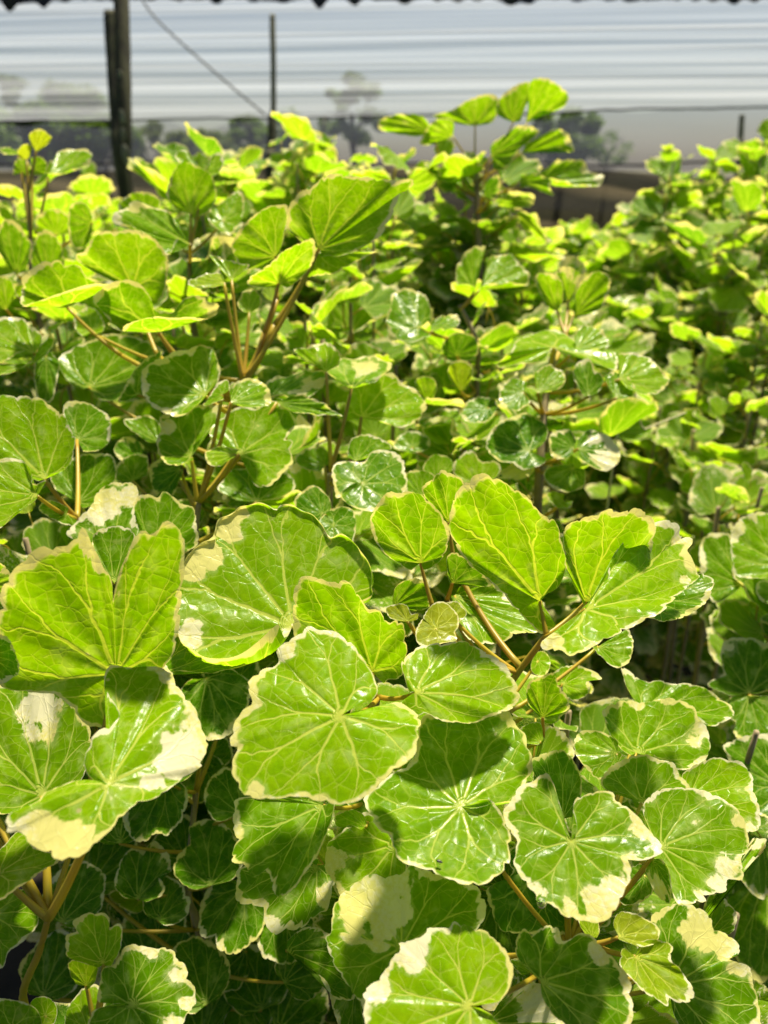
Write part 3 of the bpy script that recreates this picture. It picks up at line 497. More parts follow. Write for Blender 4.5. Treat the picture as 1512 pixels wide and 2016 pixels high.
# shrubs of the right middle
H('X', .95, (-.1, -.8, .6), (934, 569), '899,553 902,520 929,490 955,483 948,513 935,546 934,566 905,560', age=.62, cr=.4, pet=(905, 610, .96))
H('X', .95, (.1, -.7, .7), (946, 562), '955,540 965,506 995,500 1021,520 1041,543 1034,559 988,558 950,561', age=.62, cr=.5, pet=(905, 610, .96), cup=.1)
H('X', .85, (0, -.7, .7), (824, 641), '763,632 770,606 773,579 803,569 833,576 846,606 846,632 849,659 816,672 783,662', age=.3, cr=.15, veins=5)
H('X', .85, (.2, -.5, .8), (850, 648), '849,635 876,619 902,625 899,642 866,651', age=.45, cr=.5)
H('X', .9, (0, -.8, .6), (900, 700), '870,690 880,665 905,655 935,665 940,695 920,712 890,712', age=.2, cr=.1)
H('X', .85, (0, -.8, .6), (908, 770), '882,735 890,715 912,710 930,725 925,755 912,770 895,762', age=.94, cr=.2, kindname='young_leaf')
H('X', .84, (0, -.8, .6), (842, 790), '818,755 830,742 852,745 860,765 852,785 838,790', age=.9, cr=.2, kindname='young_leaf')
H('Y', .88, (-.15, -.85, .5), (1098, 613), '1054,553 1061,540 1091,540 1107,559 1107,592 1098,612 1088,610 1071,592', age=.65, cr=.4, pet=(1115, 660, .86))
H('Y', .89, (0, -.85, .5), (1120, 592), '1094,540 1107,526 1130,530 1147,546 1137,569 1126,589 1112,572', age=.6, cr=1.0, pet=(1112, 660, .86))
H('Y', .88, (.15, -.85, .5), (1132, 622), '1134,579 1153,546 1177,535 1200,546 1196,579 1183,606 1153,622 1136,618', age=.6, cr=.3, pet=(1110, 665, .86))
H('Y', .80, (-.1, -.4, .85), (1090, 690), '978,715,2 1005,695 1021,672 1048,659 1084,655 1114,662 1147,678 1177,695 1210,695 1210,725 1177,721 1140,708 1105,698 1075,700 1057,711 1015,718', age=.75, cr=.2, cup=-.05)
H('Y', .79, (.1, -.6, .75), (1135, 684), '1130,659 1153,639 1180,649 1196,672 1193,685 1153,690 1138,687', age=.6, cr=.4)
H('Y', .74, (.15, -.6, .75), (1222, 742), '1217,698 1241,695 1270,698 1294,725 1315,743 1306,764 1270,779 1247,770 1224,752', age=.68, cr=.4)
H('Y', .74, (-.1, -.7, .6), (1160, 776), '1130,743 1139,713 1160,707 1172,731 1187,749 1175,776 1151,779', age=.2, cr=.7)
H('Y', .73, (0, -.6, .75), (1215, 780), '1190,743 1217,731 1241,749 1250,773 1232,785 1202,767', age=.35, cr=.5)
H('Y', .75, (.05, -.65, .75), (1043, 884), '965,890 958,870 978,837 1001,824 1034,814 1061,824 1076,844 1074,867 1062,880 1074,903 1067,913 1031,920 1008,910 981,907', age=.12, cr=.25, veins=7)
H('Y', .77, (-.1, -.6, .75), (1050, 892), '978,933 1015,907 1036,890 1054,920 1031,943 991,943', age=.1, cr=1.1, patches='1015,920,80')
H('Y', .74, (.1, -.7, .7), (1130, 880), '1081,864 1091,850 1120,847 1135,867 1130,893 1110,903 1087,897', age=.15, cr=.8)
H('Y', .73, (.1, -.65, .75), (1140, 880), '1137,868 1157,847 1183,854 1213,874 1220,900 1203,923 1177,923 1143,903', age=.15, cr=.5, patches='1202,880,40 1195,910,35')
H('Y', .75, (.1, -.7, .7), (1130, 918), '1071,933 1094,917 1130,913 1150,923 1150,956 1124,966 1087,960', age=.35, cr=.25)
H('Y', .76, (0, -.7, .7), (1110, 985), '1076,975 1085,968 1110,972 1128,985 1120,1000 1095,998', age=.75, cr=.2)
H('Y', .76, (0, -.6, .7), (1030, 770), '990,800 985,770 1010,745 1040,752 1045,790 1020,808', age=.3, cr=.5)
H('Y', .76, (0, -.6, .7), (1060, 770), '1050,735 1080,720 1110,735 1108,760 1080,770', age=.5, cr=.3)
H('Y', .8, (0, -.6, .7), (960, 800), '905,812 930,785 965,785 980,800 965,825 925,832', age=.15, cr=.6)
H('Z', .72, (0, -.75, .65), (945, 958), '892,926 909,897 929,888 948,907 975,910 985,926 960,958 925,958', age=.75, cr=.1)
H('Z', .74, (0, -.75, .65), (860, 945), '833,920 853,897 882,900 892,920 876,943 843,938', age=.45, cr=.05)
H('Z', .66, (0, -.75, .65), (830, 975), '800,936 816,926 849,933 859,950 840,975 803,969', age=.45, cr=.2)
H('Z', .8, (0, -.7, .7), (810, 880), '775,880 790,855 820,850 845,865 840,885 805,890', age=.3, cr=.5)
# dim leaves low between the front shrubs
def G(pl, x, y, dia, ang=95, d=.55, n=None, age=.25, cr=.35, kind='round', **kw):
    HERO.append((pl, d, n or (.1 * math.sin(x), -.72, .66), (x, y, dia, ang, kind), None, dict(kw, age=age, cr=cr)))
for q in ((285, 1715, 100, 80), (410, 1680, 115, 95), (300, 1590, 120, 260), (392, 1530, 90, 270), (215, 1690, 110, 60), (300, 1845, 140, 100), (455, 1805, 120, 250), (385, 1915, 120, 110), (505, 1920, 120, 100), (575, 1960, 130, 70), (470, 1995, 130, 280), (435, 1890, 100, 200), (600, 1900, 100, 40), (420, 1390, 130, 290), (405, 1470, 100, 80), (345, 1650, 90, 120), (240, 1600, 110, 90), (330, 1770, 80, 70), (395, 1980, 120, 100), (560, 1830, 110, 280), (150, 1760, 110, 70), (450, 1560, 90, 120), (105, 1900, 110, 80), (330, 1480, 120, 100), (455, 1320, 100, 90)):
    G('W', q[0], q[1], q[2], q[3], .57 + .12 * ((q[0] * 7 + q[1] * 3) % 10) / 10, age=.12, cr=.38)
# ---------------------------------------------------------------- the setting
def wall_pt(x, y, y0=7.5, sl=-.10):          # a point of the upright plane of the shade cloth
    r = ray(x, y); k = y0 / (r.y - sl * r.x); return CAM + r * k
def grid_mesh(name, P, nx, ny, mat, bump=0.0, sx=.6, sz=7.0, seed=0):
    vs, fs = [], []
    for j in range(ny + 1):
        for i in range(nx + 1):
            p = P(i / nx, j / ny)
            if bump:
                p = p + Vector((0, 1, 0)) * bump * (noise.noise(Vector((p.x * sx + seed, seed * 3.1, p.z * sz))) + .5 * noise.noise(Vector((p.x * sx * 2.1, seed, p.z * sz * 2.6))))
            vs.append(p)
    for j in range(ny):
        for i in range(nx):
            a = j * (nx + 1) + i; fs.append((a, a + 1, a + nx + 2, a + nx + 1))
    return mesh_from(name, vs, fs)
soil = simple('damp_soil', (.014, .011, .008), (.035, .027, .018), 9, .95, (1, 1, 1), .01)
grassland = simple('dry_grassland', (.055, .06, .02), (.10, .085, .04), 1.2, .95)
def gp(u, v):
    x, y = -9 + 18 * u, -1.5 + 10.5 * v
    return Vector((x, y, .03 * noise.noise(Vector((x * 1.3, y * 1.3, 0)))))
tag(link('ground', grid_mesh('ground', gp, 60, 40, soil), soil), 'bare brown soil under the shrubs', kind='structure')
vs = [Vector((-900, 1500, -.02)), Vector((900, 1500, -.02)), Vector((900, 8.9, -.06)), Vector((-900, 8.9, -.06))]
tag(link('field', mesh_from('field', vs, [(3, 2, 1, 0)], False), grassland), 'dry grass field beyond the shade cloth', kind='structure')
# shade cloth of the side wall: an upper and a lower width on a wire
def lerp_tab(t, x):
    for (a, b), (c, d) in zip(t, t[1:]):
        if x <= c: return b + (d - b) * max(0, (x - a)) / (c - a)
    return t[-1][1]
SEAM = [(-700, 245), (0, 236), (230, 236), (300, 232), (520, 229), (760, 226), (1080, 222), (1200, 213), (1512, 208), (2300, 196)]
X0, X1 = -620, 2130
UP = cloth_material('pale_shade_cloth', (.55, .55, .57), (.62, .655, .74), .55, 15.0, .05, .24)
LOW = cloth_material('grey_shade_cloth', (.13, .14, .18), (.20, .22, .30), .68, 2.0, .16)
def up_pt(u, v):
    x = X0 + (X1 - X0) * u; ys = lerp_tab(SEAM, x)
    sag = 3.0 * math.sin(u * 31) * (1 - v)
    return wall_pt(x, ys + (-26 - ys) * v + sag * .6)
o = tag(link('shade_cloth', grid_mesh('shade_cloth', up_pt, 150, 150, UP, .012, .16, 14.0, 3), UP), 'pale wrinkled shade cloth stretched along the top of the side wall', 'shade cloth')
def low_pt(u, v):
    x = X0 + (X1 - X0) * u; ys = lerp_tab(SEAM, x)
    tie = abs(math.sin(x / 46.0 + .9 * math.sin(x / 71.0)))
    gap = 5 + 11 * tie * tie * (.55 + .45 * math.sin(x / 130.0))
    if 330 < x < 470: gap += 16 * math.sin((x - 330) / 140 * math.pi)
    top = ys + gap; bot = 420 + 10 * math.sin(x / 200.0)
    return wall_pt(x, bot + (top - bot) * v, 7.53)
tag(link('shade_cloth', grid_mesh('lower_cloth', low_pt, 420, 24, LOW, .03, .5, 1.6, 9), LOW), 'thin grey lower shade cloth tied under the wire, trees showing through', 'shade cloth')
def rope(name, px, rad, mat, label, cat, y0=7.48, wob=.0):
    pts = [wall_pt(x, y, y0) for x, y in px]
    q = catmull(pts, False, 6)
    if wob: q = [p + Vector((0, 0, wob * noise.noise(p * 5))) for p in q]
    vs, fs = [], []; tube_into(vs, fs, q, rad, 6)
    return tag(link(name, mesh_from(name, vs, fs), mat), label, cat)
DARK = simple('black_cloth_edge', (.012, .012, .016), (.03, .03, .036), 30, .8)
WIRE = simple('weathered_wire', (.10, .095, .085), (.17, .16, .15), 60, .6)
rope('support_wire', [(x, lerp_tab(SEAM, x) + 3) for x in range(X0, X1, 90)], .009, DARK, 'dark wire where the two shade cloths meet', 'wire', 7.47, .01)
rope('support_wire', [(X0, 330), (200, 322), (520, 318), (760, 322), (1000, 318), (1180, 326), (1512, 316), (X1, 308)], .011, DARK, 'lower dark wire low behind the shrubs, crossing the grey cloth', 'wire', 7.46, .02)
rope('guy_rope', [(270, -18), (310, 40), (420, 140), (522, 226)], .009, WIRE, 'slack diagonal rope running down to the thin post', 'rope', 7.40)
# the roof cloth edge hangs in dark scallops along the top
rg = random.Random(4)
def valance():
    vs, fs = [], []; n = 420
    for i in range(n + 1):
        x = X0 + (X1 - X0) * i / n
        h = -3 + 34 * max(0, noise.noise(Vector((x / 34, 1, 0))) + .06) ** 1.1 + 12 * max(0, noise.noise(Vector((x / 120, 7, 0))))
        if 1080 < x < 1330: h *= .45
        if x < 140: h += 6 * max(0, math.sin(x / 24)) + 3
        h += 3 * noise.noise(Vector((x / 9, 3, 0)))
        fold = .05 * math.sin(x / 17)
        for k, y in enumerate((-34, -14, h)):
            vs.append(wall_pt(x, y, 7.40 + fold * k / 2))
    for i in range(n):
        for k in range(2): fs.append((i * 3 + k, i * 3 + k + 1, i * 3 + k + 4, i * 3 + k + 3))
    return mesh_from('roof_cloth_edge', vs, fs)
tag(link('roof_cloth', valance(), DARK), 'black scalloped edge of the roof shade cloth above the pale wall', 'shade cloth')
# brown ground cloth sagging along the foot of the wall
BROWN = cloth_material('brown_ground_cloth', (.085, .075, .052), (.07, .058, .036), .10, 2.5, .14)
BT = [(-700, 344), (0, 338), (300, 336), (560, 330), (800, 326), (1000, 322), (1200, 336), (1400, 350), (1600, 352), (2300, 350)]
def br_pt(u, v):
    x = X0 + (X1 - X0) * u; t = lerp_tab(BT, x); b = t + 190
    p = wall_pt(x, b + (t - b) * v, 7.34)
    return p + Vector((0, -1, 0)) * (.22 * (1 - v) + .06 * math.sin(v * 14 + x / 160.0))
tag(link('ground_cloth', grid_mesh('ground_cloth', br_pt, 300, 26, BROWN, .05, .5, 4.0, 5), BROWN), 'brown ground cloth sagging along the foot of the wall', 'ground cloth')
# posts
WOOD = simple('mossy_old_wood', (.020, .018, .010), (.060, .060, .026), 26, .9, (1, 1, .18), .004)
LICH = simple('pale_weathered_wood', (.10, .10, .06), (.27, .27, .22), 22, .9, (1, 1, .3), .004)
GREY = simple('grey_green_pole', (.10, .10, .055), (.19, .18, .11), 30, .85, (1, 1, .2), .002)
def post_mesh(name, pts, rad, seed, seg=14, flat=1.0):
    vs, fs = [], []
    q = catmull(pts, False, 14); n = len(q); 
    for i, p in enumerate(q):
        for k in range(seg):
            a = 2 * math.pi * k / seg
            r = rad * (1 + .16 * noise.noise(Vector((math.cos(a) * 1.3 + seed, math.sin(a) * 1.3, p.z * 5))) + .07 * noise.noise(Vector((math.cos(a) * 4 + seed, math.sin(a) * 4, p.z * 22))))
            vs.append(p + Vector((math.cos(a) * r, math.sin(a) * r * flat, 0)))
    for i in range(n - 1):
        for k in range(seg): fs.append((i * seg + k, i * seg + (k + 1) % seg, (i + 1) * seg + (k + 1) % seg, (i + 1) * seg + k))
    fs.append(tuple(range(seg - 1, -1, -1))); fs.append(tuple((n - 1) * seg + k for k in range(seg)))
    return mesh_from(name, vs, fs)
d = 4.2
top, mid, bot = at(238, -40, d), at(244, 230, d), at(251, 400, d * 1.03)
foot = Vector((bot.x + .03, bot.y, 0))
e = empty('wooden_post', foot, 'thick mossy wooden post with a shorter board tied beside it', 'post')
me = post_mesh('pole', [p - foot for p in (foot + Vector((0, 0, -.2)), bot, mid, top)], .042, 1.0); link('pole', me, WOOD, e)
b0, b1, b2 = at(217, 20, d * .995), at(229, 230, d * .995), at(238, 330, d)
me = post_mesh('board', [p - foot for p in (b2 + Vector((0.02, 0, -.5)), b2, b1, b0)], .036, 7.0, 12, .55); link('board', me, WOOD, e)
for (px, py, r) in ((236, 150, .014), (240, 230, .016), (247, 305, .022), (243, 265, .015)):
    c = at(px, py, d - .045) - foot
    vs, fs = [], []
    for j in range(7):
        for k in range(9):
            a, b = 6.283 * k / 9, math.pi * j / 6; rr = r * (1 + .35 * noise.noise(Vector((k, j, px))))
            vs.append(c + Vector((math.cos(a) * math.sin(b) * rr, math.sin(b) * math.sin(a) * rr * .4, math.cos(b) * rr * 2.4)))
    for j in range(6):
        for k in range(9): fs.append((j * 9 + k, j * 9 + (k + 1) % 9, (j + 1) * 9 + (k + 1) % 9, (j + 1) * 9 + k))
    link('lichen_patch', mesh_from('lichen_patch', vs, fs), LICH, e)
def pole(px, d, rad, mat, label, top_cut=0):
    q = [at(x, y, d) for x, y in px]; foot = Vector((q[-1].x, q[-1].y, 0))
    vs = [foot + Vector((0, 0, -.1))] + q[::-1]
    o = link('wooden_stake', post_mesh('wooden_stake', [p - foot for p in vs], rad, px[0][0] * .1, 10), mat); o.location = foot
    tag(o, label, 'post')
pole([(536, 28), (538, 130), (538, 232), (536, 330)], 6.4, .024, GREY, 'slender greenish post standing where the diagonal rope ends')
pole([(536, 226), (535, 290), (532, 350)], 6.3, .036, WOOD, 'short dark stake at the foot of the slender post')
pole([(1461, 226), (1458, 270), (1453, 335)], 6.1, .022, GREY, 'short grey stake behind the tall shrubs at the right edge')
pole([(639, 226), (638, 310)], 7.3, .014, WOOD, 'thin dark stake in front of the open-crowned tree')
# trees beyond the cloth
BARK2 = simple('grey_tree_bark', (.06, .05, .035), (.13, .11, .08), 6, .9, (1, 1, .3), .02)
TL = simple('tree_leaf_green', (.040, .090, .010), (.085, .145, .018), 3, .6, (1, 1, 1), 0, (.16, .28, .02))
TL2 = simple('tree_leaf_light_green', (.05, .09, .014), (.09, .13, .02), 3, .6, (1, 1, 1), 0, (.14, .2, .02))
def tree(px, ytop, ybot, wpx, d, dens, mat, label, open_=.0, trunk=True):
    rng = random.Random(px * 3 + ytop)
    top = at(px, ytop, d); base = at(px, ybot, d); h = top.z - base.z; w = wpx * d / FPX * .5
    foot = Vector((top.x, top.y, -.05)); e = empty('field_tree', foot, label, 'tree', 'trees in the field beyond the shade cloth')
    c = Vector((0, 0, (top.z + base.z) / 2 - foot.z))
    vs, fs = [], []
    tr = [Vector((0, 0, 0)), Vector((.06 * w, 0, c.z * .5)), Vector((0, .05 * w, c.z))]
    tube_into(vs, fs, catmull(tr, False, 4), [max(.04, w * .09 * (1 - .06 * i)) for i in range(9)], 7)
    limbs = []
    for k in range(7):
        a = 6.283 * k / 7 + rng.uniform(-.3, .3); s = Vector((0, 0, c.z * rng.uniform(.5, .9)))
        en = c + Vector((math.cos(a) * w * .75, math.sin(a) * w * .75, h * rng.uniform(-.1, .45)))
        limbs.append(en); tube_into(vs, fs, bez(s, (s + en) / 2 + Vector((0, 0, h * .1)), en, 5), [w * .04 * (1 - .18 * i) for i in range(5)], 5)
    link('trunk', mesh_from('trunk', vs, fs), BARK2, e)
    vs, fs = [], []
    cl = []
    for k in range(26):
        u = rng.random(); a = rng.uniform(0, 6.283); b = rng.uniform(-.75, 1)
        rr = w * 1.0 * math.sqrt(max(0, 1 - b * b)) * rng.random() ** .6
        cl.append((c + Vector((math.cos(a) * rr, math.sin(a) * rr, b * h * .5)), w * rng.uniform(.16, .32)))
    for k in range(dens):
        cc, cr_ = cl[rng.randrange(len(cl))]
        if open_ and rng.random() < open_ and abs(cc.z - c.z) < h * .18: continue
        v = Vector((rng.gauss(0, 1), rng.gauss(0, 1), rng.gauss(0, 1))).normalized() * cr_ * rng.random() ** .5
        p = cc + Vector((v.x, v.y, v.z * .8)); s = w * rng.uniform(.04, .085)
        a = Vector((rng.gauss(0, 1), rng.gauss(0, 1), rng.gauss(0, .6))).normalized(); q = a.cross(Vector((rng.gauss(0, 1), rng.gauss(0, 1), rng.gauss(0, 1)))).normalized()
        i = len(vs); vs += [p - a * s, p + q * s * .55, p + a * s, p - q * s * .55]; fs.append((i, i + 1, i + 2, i + 3))
    link('crown', mesh_from('crown', vs, fs, False), mat, e)
tree(692, 150, 290, 140, 26, 6000, TL, 'open-crowned tree rising behind the seam of the cloth', .3)
tree(548, 232, 335, 190, 24, 5780, TL, 'broad dark tree behind the slender post')
tree(306, 246, 330, 100, 22, 3060, TL2, 'rounded light green tree just right of the thick post')
tree(412, 258, 330, 110, 23, 3060, TL2, 'low light green tree between the two posts')
tree(10, 150, 330, 110, 25, 3740, TL, 'tall dim tree at the left edge behind the cloth')
tree(126, 172, 330, 180, 26, 5440, TL, 'wide dim tree left of the thick post')
tree(60, 225, 340, 240, 20, 6120, TL, 'low dark thicket tree under the left part of the seam')
tree(190, 235, 340, 150, 20, 4760, TL, 'low dark tree directly behind the thick post')
tree(1110, 228, 330, 190, 22, 6120, TL, 'dark tree behind the tall middle shrub')
tree(480, 236, 335, 130, 24, 4200, TL, 'olive tree filling the gap left of the slender post')
tree(620, 242, 335, 90, 25, 3000, TL, 'small olive tree between the slender post and the open-crowned tree')
tree(360, 268, 338, 120, 21, 3600, TL2, 'low spreading light green tree between the two rounded light green ones')
tree(1200, 262, 330, 90, 24, 850, TL, 'sparse light tree at the edge of the dark tree', .3)
# ---------------------------------------------------------------- shrubs with leaves one can tell apart
STEM = {
 'A': ([(95, 1808, .385), (75, 1880, .39), (45, 1962, .40)], .0028, 'shrub at the lower left with the largest bright leaves on yellow stalks'),
 'B': ([(742, 1372, .45), (735, 1440, .47)], .004, 'front shrub whose broad shiny leaf lies in the very middle of the photo'),
 'C': ([(1074, 1253, .441), (1012, 1335, .455), (950, 1430, .475), (920, 1500, .49)], .0032, 'shrub holding up a three-part leaf on a brown stalk, with curled young leaves'),
 'D': ([(1120, 1870, .44), (1100, 2000, .45)], .004, 'lower right shrub with cream-blotched leaves, a water drop and a small insect'),
 'E': ([(205, 1930, .40), (190, 2040, .40)], .003, 'short shrub in the bottom left corner with a pale unfolding leaf'),
 'F': ([(1545, 1160, .76), (1560, 1600, .72)], .005, 'dark-leaved shrub halfway up the right edge, across the dark gap'),
 'G': ([(152, 1022, .58), (215, 1075, .60)], .004, 'shrub at the left edge with a smooth round pale green leaf on a brown stalk'),
 'J': ([(478, 750, .69), (480, 800, .70)], .005, 'shrub with a fan of orange stalks and big cupped leaves at upper left'),
 'I': ([(392, 988, .64), (385, 1070, .65)], .004, 'shrub with toothed leaves on a forked stalk below the orange-stalked shrub'),
 'M': ([(652, 930, .69), (648, 1010, .70)], .005, 'shrub with a flat cream-topped leaf over a bright fan-shaped one'),
 'Q': ([(372, 500, .90), (376, 600, .92)], .005, 'shrub behind the fan of orange stalks, its upright leaves against the post foot'),
 'K': ([(60, 470, 1.0), (62, 560, 1.0)], .004, 'tall shrub at the upper left edge with yellow budding leaves'),
 'T': ([(938, 330, 1.32), (940, 420, 1.32), (945, 520, 1.32)], .008, 'tallest shrub in the middle, its top standing against the pale cloth'),
 'X': ([(905, 600, .96), (940, 680, .97)], .005, 'shrub below the tallest one, with two upright cream-edged leaves'),
 'Y': ([(1090, 690, .82), (1072, 800, .80), (1062, 930, .79)], .006, 'shrub right of the middle with three spread leaves above an arching one'),
 'Z': ([(905, 860, .80), (920, 930, .80)], .006, 'low shrub with bright lobed leaf just above the three-part leaf'),
 'W': ([(385, 1560, .60), (370, 1750, .58)], .004, 'shaded dark green shrub low between the two front shrubs'),
}
ROOT = {}; AXIS = {}
HG = 'variegated aralia shrubs of the near bed'
for k, (px, rad, lab) in STEM.items():
    q = [at(*p) for p in px]; lo = q[-1]; foot = Vector((lo.x * 1.02, lo.y + .03, 0))
    ROOT[k] = empty('aralia_shrub', foot, lab, 'shrub', HG)
    pts = catmull(q + [lo.lerp(foot, u) + Vector((.01 * math.sin(u * 5), .008 * math.sin(u * 7), 0)) for u in (.03, .08, .16, .3, .5, .75, 1)], False, 5)
    n = len(pts)
    tube('stem', pts, [rad * (.55 + .9 * i / n) for i in range(n)], PETIOLE if k in 'AE' else (PET_BROWN if k == 'C' else BARK), ROOT[k], foot, 9)
    AXIS[k] = q + [lo.lerp(foot, .35)]
POLY = []                                # what hides what: outline in the picture and its distance
def plane_pt(x, y, base, n, d, dz):
    r = ray(x, y); den = r.dot(n); 
    t = (base - CAM).dot(n) / den if abs(den) > .12 else d
    t = max(d - .16, min(d + .16, t)) if abs(t - d) > .16 else t
    return CAM + r * (t + dz * .01)
def near_stem(k, p, back=.03):
    best = None; ax = AXIS[k]
    for a, b in zip(ax, ax[1:]):
        for i in range(9):
            s = a.lerp(b, i / 8); 
            c = (s - p).length + 1.2 * max(0, s.z - p.z + back)
            if best is None or c < best[0]: best = (c, s)
    return best[1]
hr = random.Random(11); PLANE = {}
for hi, (pl, d, n, bpx, opx, kw) in enumerate(HERO):
    root = ROOT[pl]; n = Vector(n).normalized()
    n = (n + (Vector((0, -.06, -.40)) if n.y < -.80 else Vector((0, .13, .16)))).normalized(); sd_ = hr.random()
    lips = None
    if opx is None:
        cx, cy, dia, ang, kind = bpx; L = dia * d / FPX; c = at(cx, cy, d)
        ax = RGT * math.cos(R(ang)) + UPV * math.sin(R(ang)); ax = (ax - n * ax.dot(n)).normalized(); bx = ax.cross(n)
        base = c - ax * L * .5
        out = [base + bx * p.x * L + ax * p.y * L for p in canon(hr, kind)]; closed = False
        poly = [proj(p) for p in out]
    else:
        base = at(bpx[0], bpx[1], d)
        # the cut of the outline goes to the gap nearest the base
        m = len(opx); bi = min(range(m), key=lambda i: math.hypot((opx[i][0] + opx[(i + 1) % m][0]) / 2 - bpx[0], (opx[i][1] + opx[(i + 1) % m][1]) / 2 - bpx[1]))
        order = [(bi + 1 + i) % m for i in range(m)]
        gapd = math.hypot((opx[bi][0] + opx[(bi + 1) % m][0]) / 2 - bpx[0], (opx[bi][1] + opx[(bi + 1) % m][1]) / 2 - bpx[1])
        span = max(math.hypot(q[0] - bpx[0], q[1] - bpx[1]) for q in opx)
        closed = bool(kw.get('closed')) or gapd > .33 * span
        out = [plane_pt(opx[i][0], opx[i][1], base, n, d, opx[i][2]) for i in order]
        if kw.get('lips'):
            lq = [tuple(float(v) for v in w.split(',')) for w in kw['lips'].split()]; lq = [q if len(q) == 3 else (*q, 0) for q in lq]
            lips = [plane_pt(lq[i][0], lq[i][1], base, n, d, lq[i][2]) for i in order]
        poly = [(q[0], q[1], d) for q in opx]
    PLANE[(bpx[0], bpx[1])] = (base, n, d)
    POLY.append(([q[0] for q in poly], [q[1] for q in poly], d))
    size = max((p - base).length for p in out); 
    pt = []
    for w in kw.get('patches', '').split():
        x, y, r = (float(v) for v in w.split(',')); pt.append((plane_pt(x, y, base, n, d, 0), r * d / FPX * 1.32))
    vs, fs, att = [], [], []
    npx = size * FPX / d
    T = 150 if npx > 170 else (110 if npx > 90 else 64); RN = 16 if npx > 170 else (11 if npx > 90 else 7)
    blade(vs, fs, att, base, out, n, sd_, closed, lips, kw.get('veins', 7), kw.get('fold', 0.0), kw.get('cup', .06), .016 if npx > 150 else .022, .018, .024, T, RN, (sd_, kw.get('cr', .3), kw.get('age', .4)), pt)
    lf = link(kw.get('kindname', 'leaf'), blade_mesh('leaf', vs, fs, att, root.location), None, root)
    if kw.get('kindname'): lf['label'] = 'small unfolding yellowish young leaf'
    # petiole
    b0 = Vector(vs[0]) - n * .0005
    tg = at(*kw['pet']) if 'pet' in kw else near_stem(pl, base)
    seg = tg - b0; mid = b0 + seg * .5 + Vector((0, 0, -.10)) * min(.2, seg.length) * 1.0
    if 'pet' in kw: mid = b0 + seg * .5 + Vector((0, 0, -.03)) * seg.length * 3
    rr = .00125 * kw.get('thick', 1.0) * (1.0 if d < .6 else 1.35)
    pts = bez(b0, mid, tg, 10)
    vs2, fs2 = [], []; tube_into(vs2, fs2, pts, [rr * (.8 + .5 * i / 9) for i in range(10)], 7)
    link('petiole', mesh_from('petiole', vs2, fs2, True, root.location), PET_BROWN if kw.get('brown') else PETIOLE, lf)
    if 'pet' in kw and not (tg - near_stem(pl, tg, 0)).length < .015:
        st = near_stem(pl, tg); vs2, fs2 = [], []
        pts = bez(tg, (tg + st) / 2 + Vector((0, 0, -.012)), st, 8); tube_into(vs2, fs2, pts, [rr * (1.3 + .4 * i / 7) for i in range(8)], 7)
        link('stalk', mesh_from('stalk', vs2, fs2, True, root.location), PET_BROWN if kw.get('brown') else PETIOLE, lf)
# two dark gaps between the rows stay open
for g in (((1178, 1200), (1330, 1222), (1415, 1290), (1395, 1365), (1250, 1330), (1172, 1375), (1172, 1290)), ((1165, 925), (1215, 912), (1300, 930), (1310, 1000), (1150, 1000))):
    POLY.append(([q[0] for q in g], [q[1] for q in g], 1.5))
def inside(x, y, px, py):
    c = False; j = len(px) - 1
    for i in range(len(px)):
        if (py[i] > y) != (py[j] > y) and x < (px[j] - px[i]) * (y - py[i]) / (py[j] - py[i]) + px[i]: c = not c
        j = i
    return c
BB = [(min(p[0]), max(p[0]), min(p[1]), max(p[1])) for p in POLY]
def in_front(pts):
    """True where a filling leaf would stand in front of one of the leaves above."""
    for p in pts:
        x, y, dd = proj(p)
        if dd < .30: return True
        for (px, py, d), (a, b, c, e_) in zip(POLY, BB):
            if dd < d + .012 and a - 6 < x < b + 6 and c - 6 < y < e_ + 6 and inside(x, y, px, py): return True
    return False
# ---------------------------------------------------------------- leaves that repeat
pr = random.Random(21)
def proto(T, RN, kind, age, cr, i, pet=True, cup=None):
    vs, fs, att = [], [], []
    o = canon(pr, kind); b = Vector((0, .55, .42)); tl = pr.uniform(-.35, .15)
    rot = Matrix.Rotation(tl, 3, 'X') @ Matrix.Rotation(pr.uniform(-.35, .35), 3, 'Y')
    out = [b + rot @ p for p in o]; n = rot @ Vector((0, 0, 1))
    blade(vs, fs, att, b, out, n, pr.random(), False, None, pr.choice((5, 7, 7, 9)), pr.choice((0, .15, .3, .45, -.2)) * pr.uniform(.6, 1), pr.uniform(-.06, .16) if cup is None else cup, pr.uniform(.02, .05), .016, .026, T, RN, (pr.random(), cr, age), (), 4)
    ex = None
    if pet:
        v2, f2 = [], []; tube_into(v2, f2, bez(Vector((0, 0, 0)), Vector((0, .22, .32)), Vector(vs[0]), 6), [.020, .019, .018, .017, .016, .015], 5); ex = (v2, f2)
    return blade_mesh('leaf', vs, fs, att, None, ex)
KINDS = ('round', 'wide', 'round', 'egg', 'wide', 'round')
def pset(T, RN, pet=True):
    out = {}
    out['old'] = [proto(T, RN, KINDS[i % 6], pr.uniform(.05, .35), pr.choice((.4, .55, .7, .9, 1.1)), i, pet) for i in range(9)]
    out['mid'] = [proto(T, RN, KINDS[i % 6], pr.uniform(.32, .58), pr.choice((.4, .55, .7, .9)), i, pet) for i in range(8)]
    out['new'] = [proto(T, RN, KINDS[i % 6], pr.uniform(.55, .74), pr.choice((.35, .55, .7)), i, pet) for i in range(6)]
    out['bud'] = [proto(T, RN, 'egg', pr.uniform(.9, .97), .3, i, pet) for i in range(3)]
    return out
PMID = pset(60, 7); PLOW = pset(30, 4); PFAR = pset(18, 2, False)
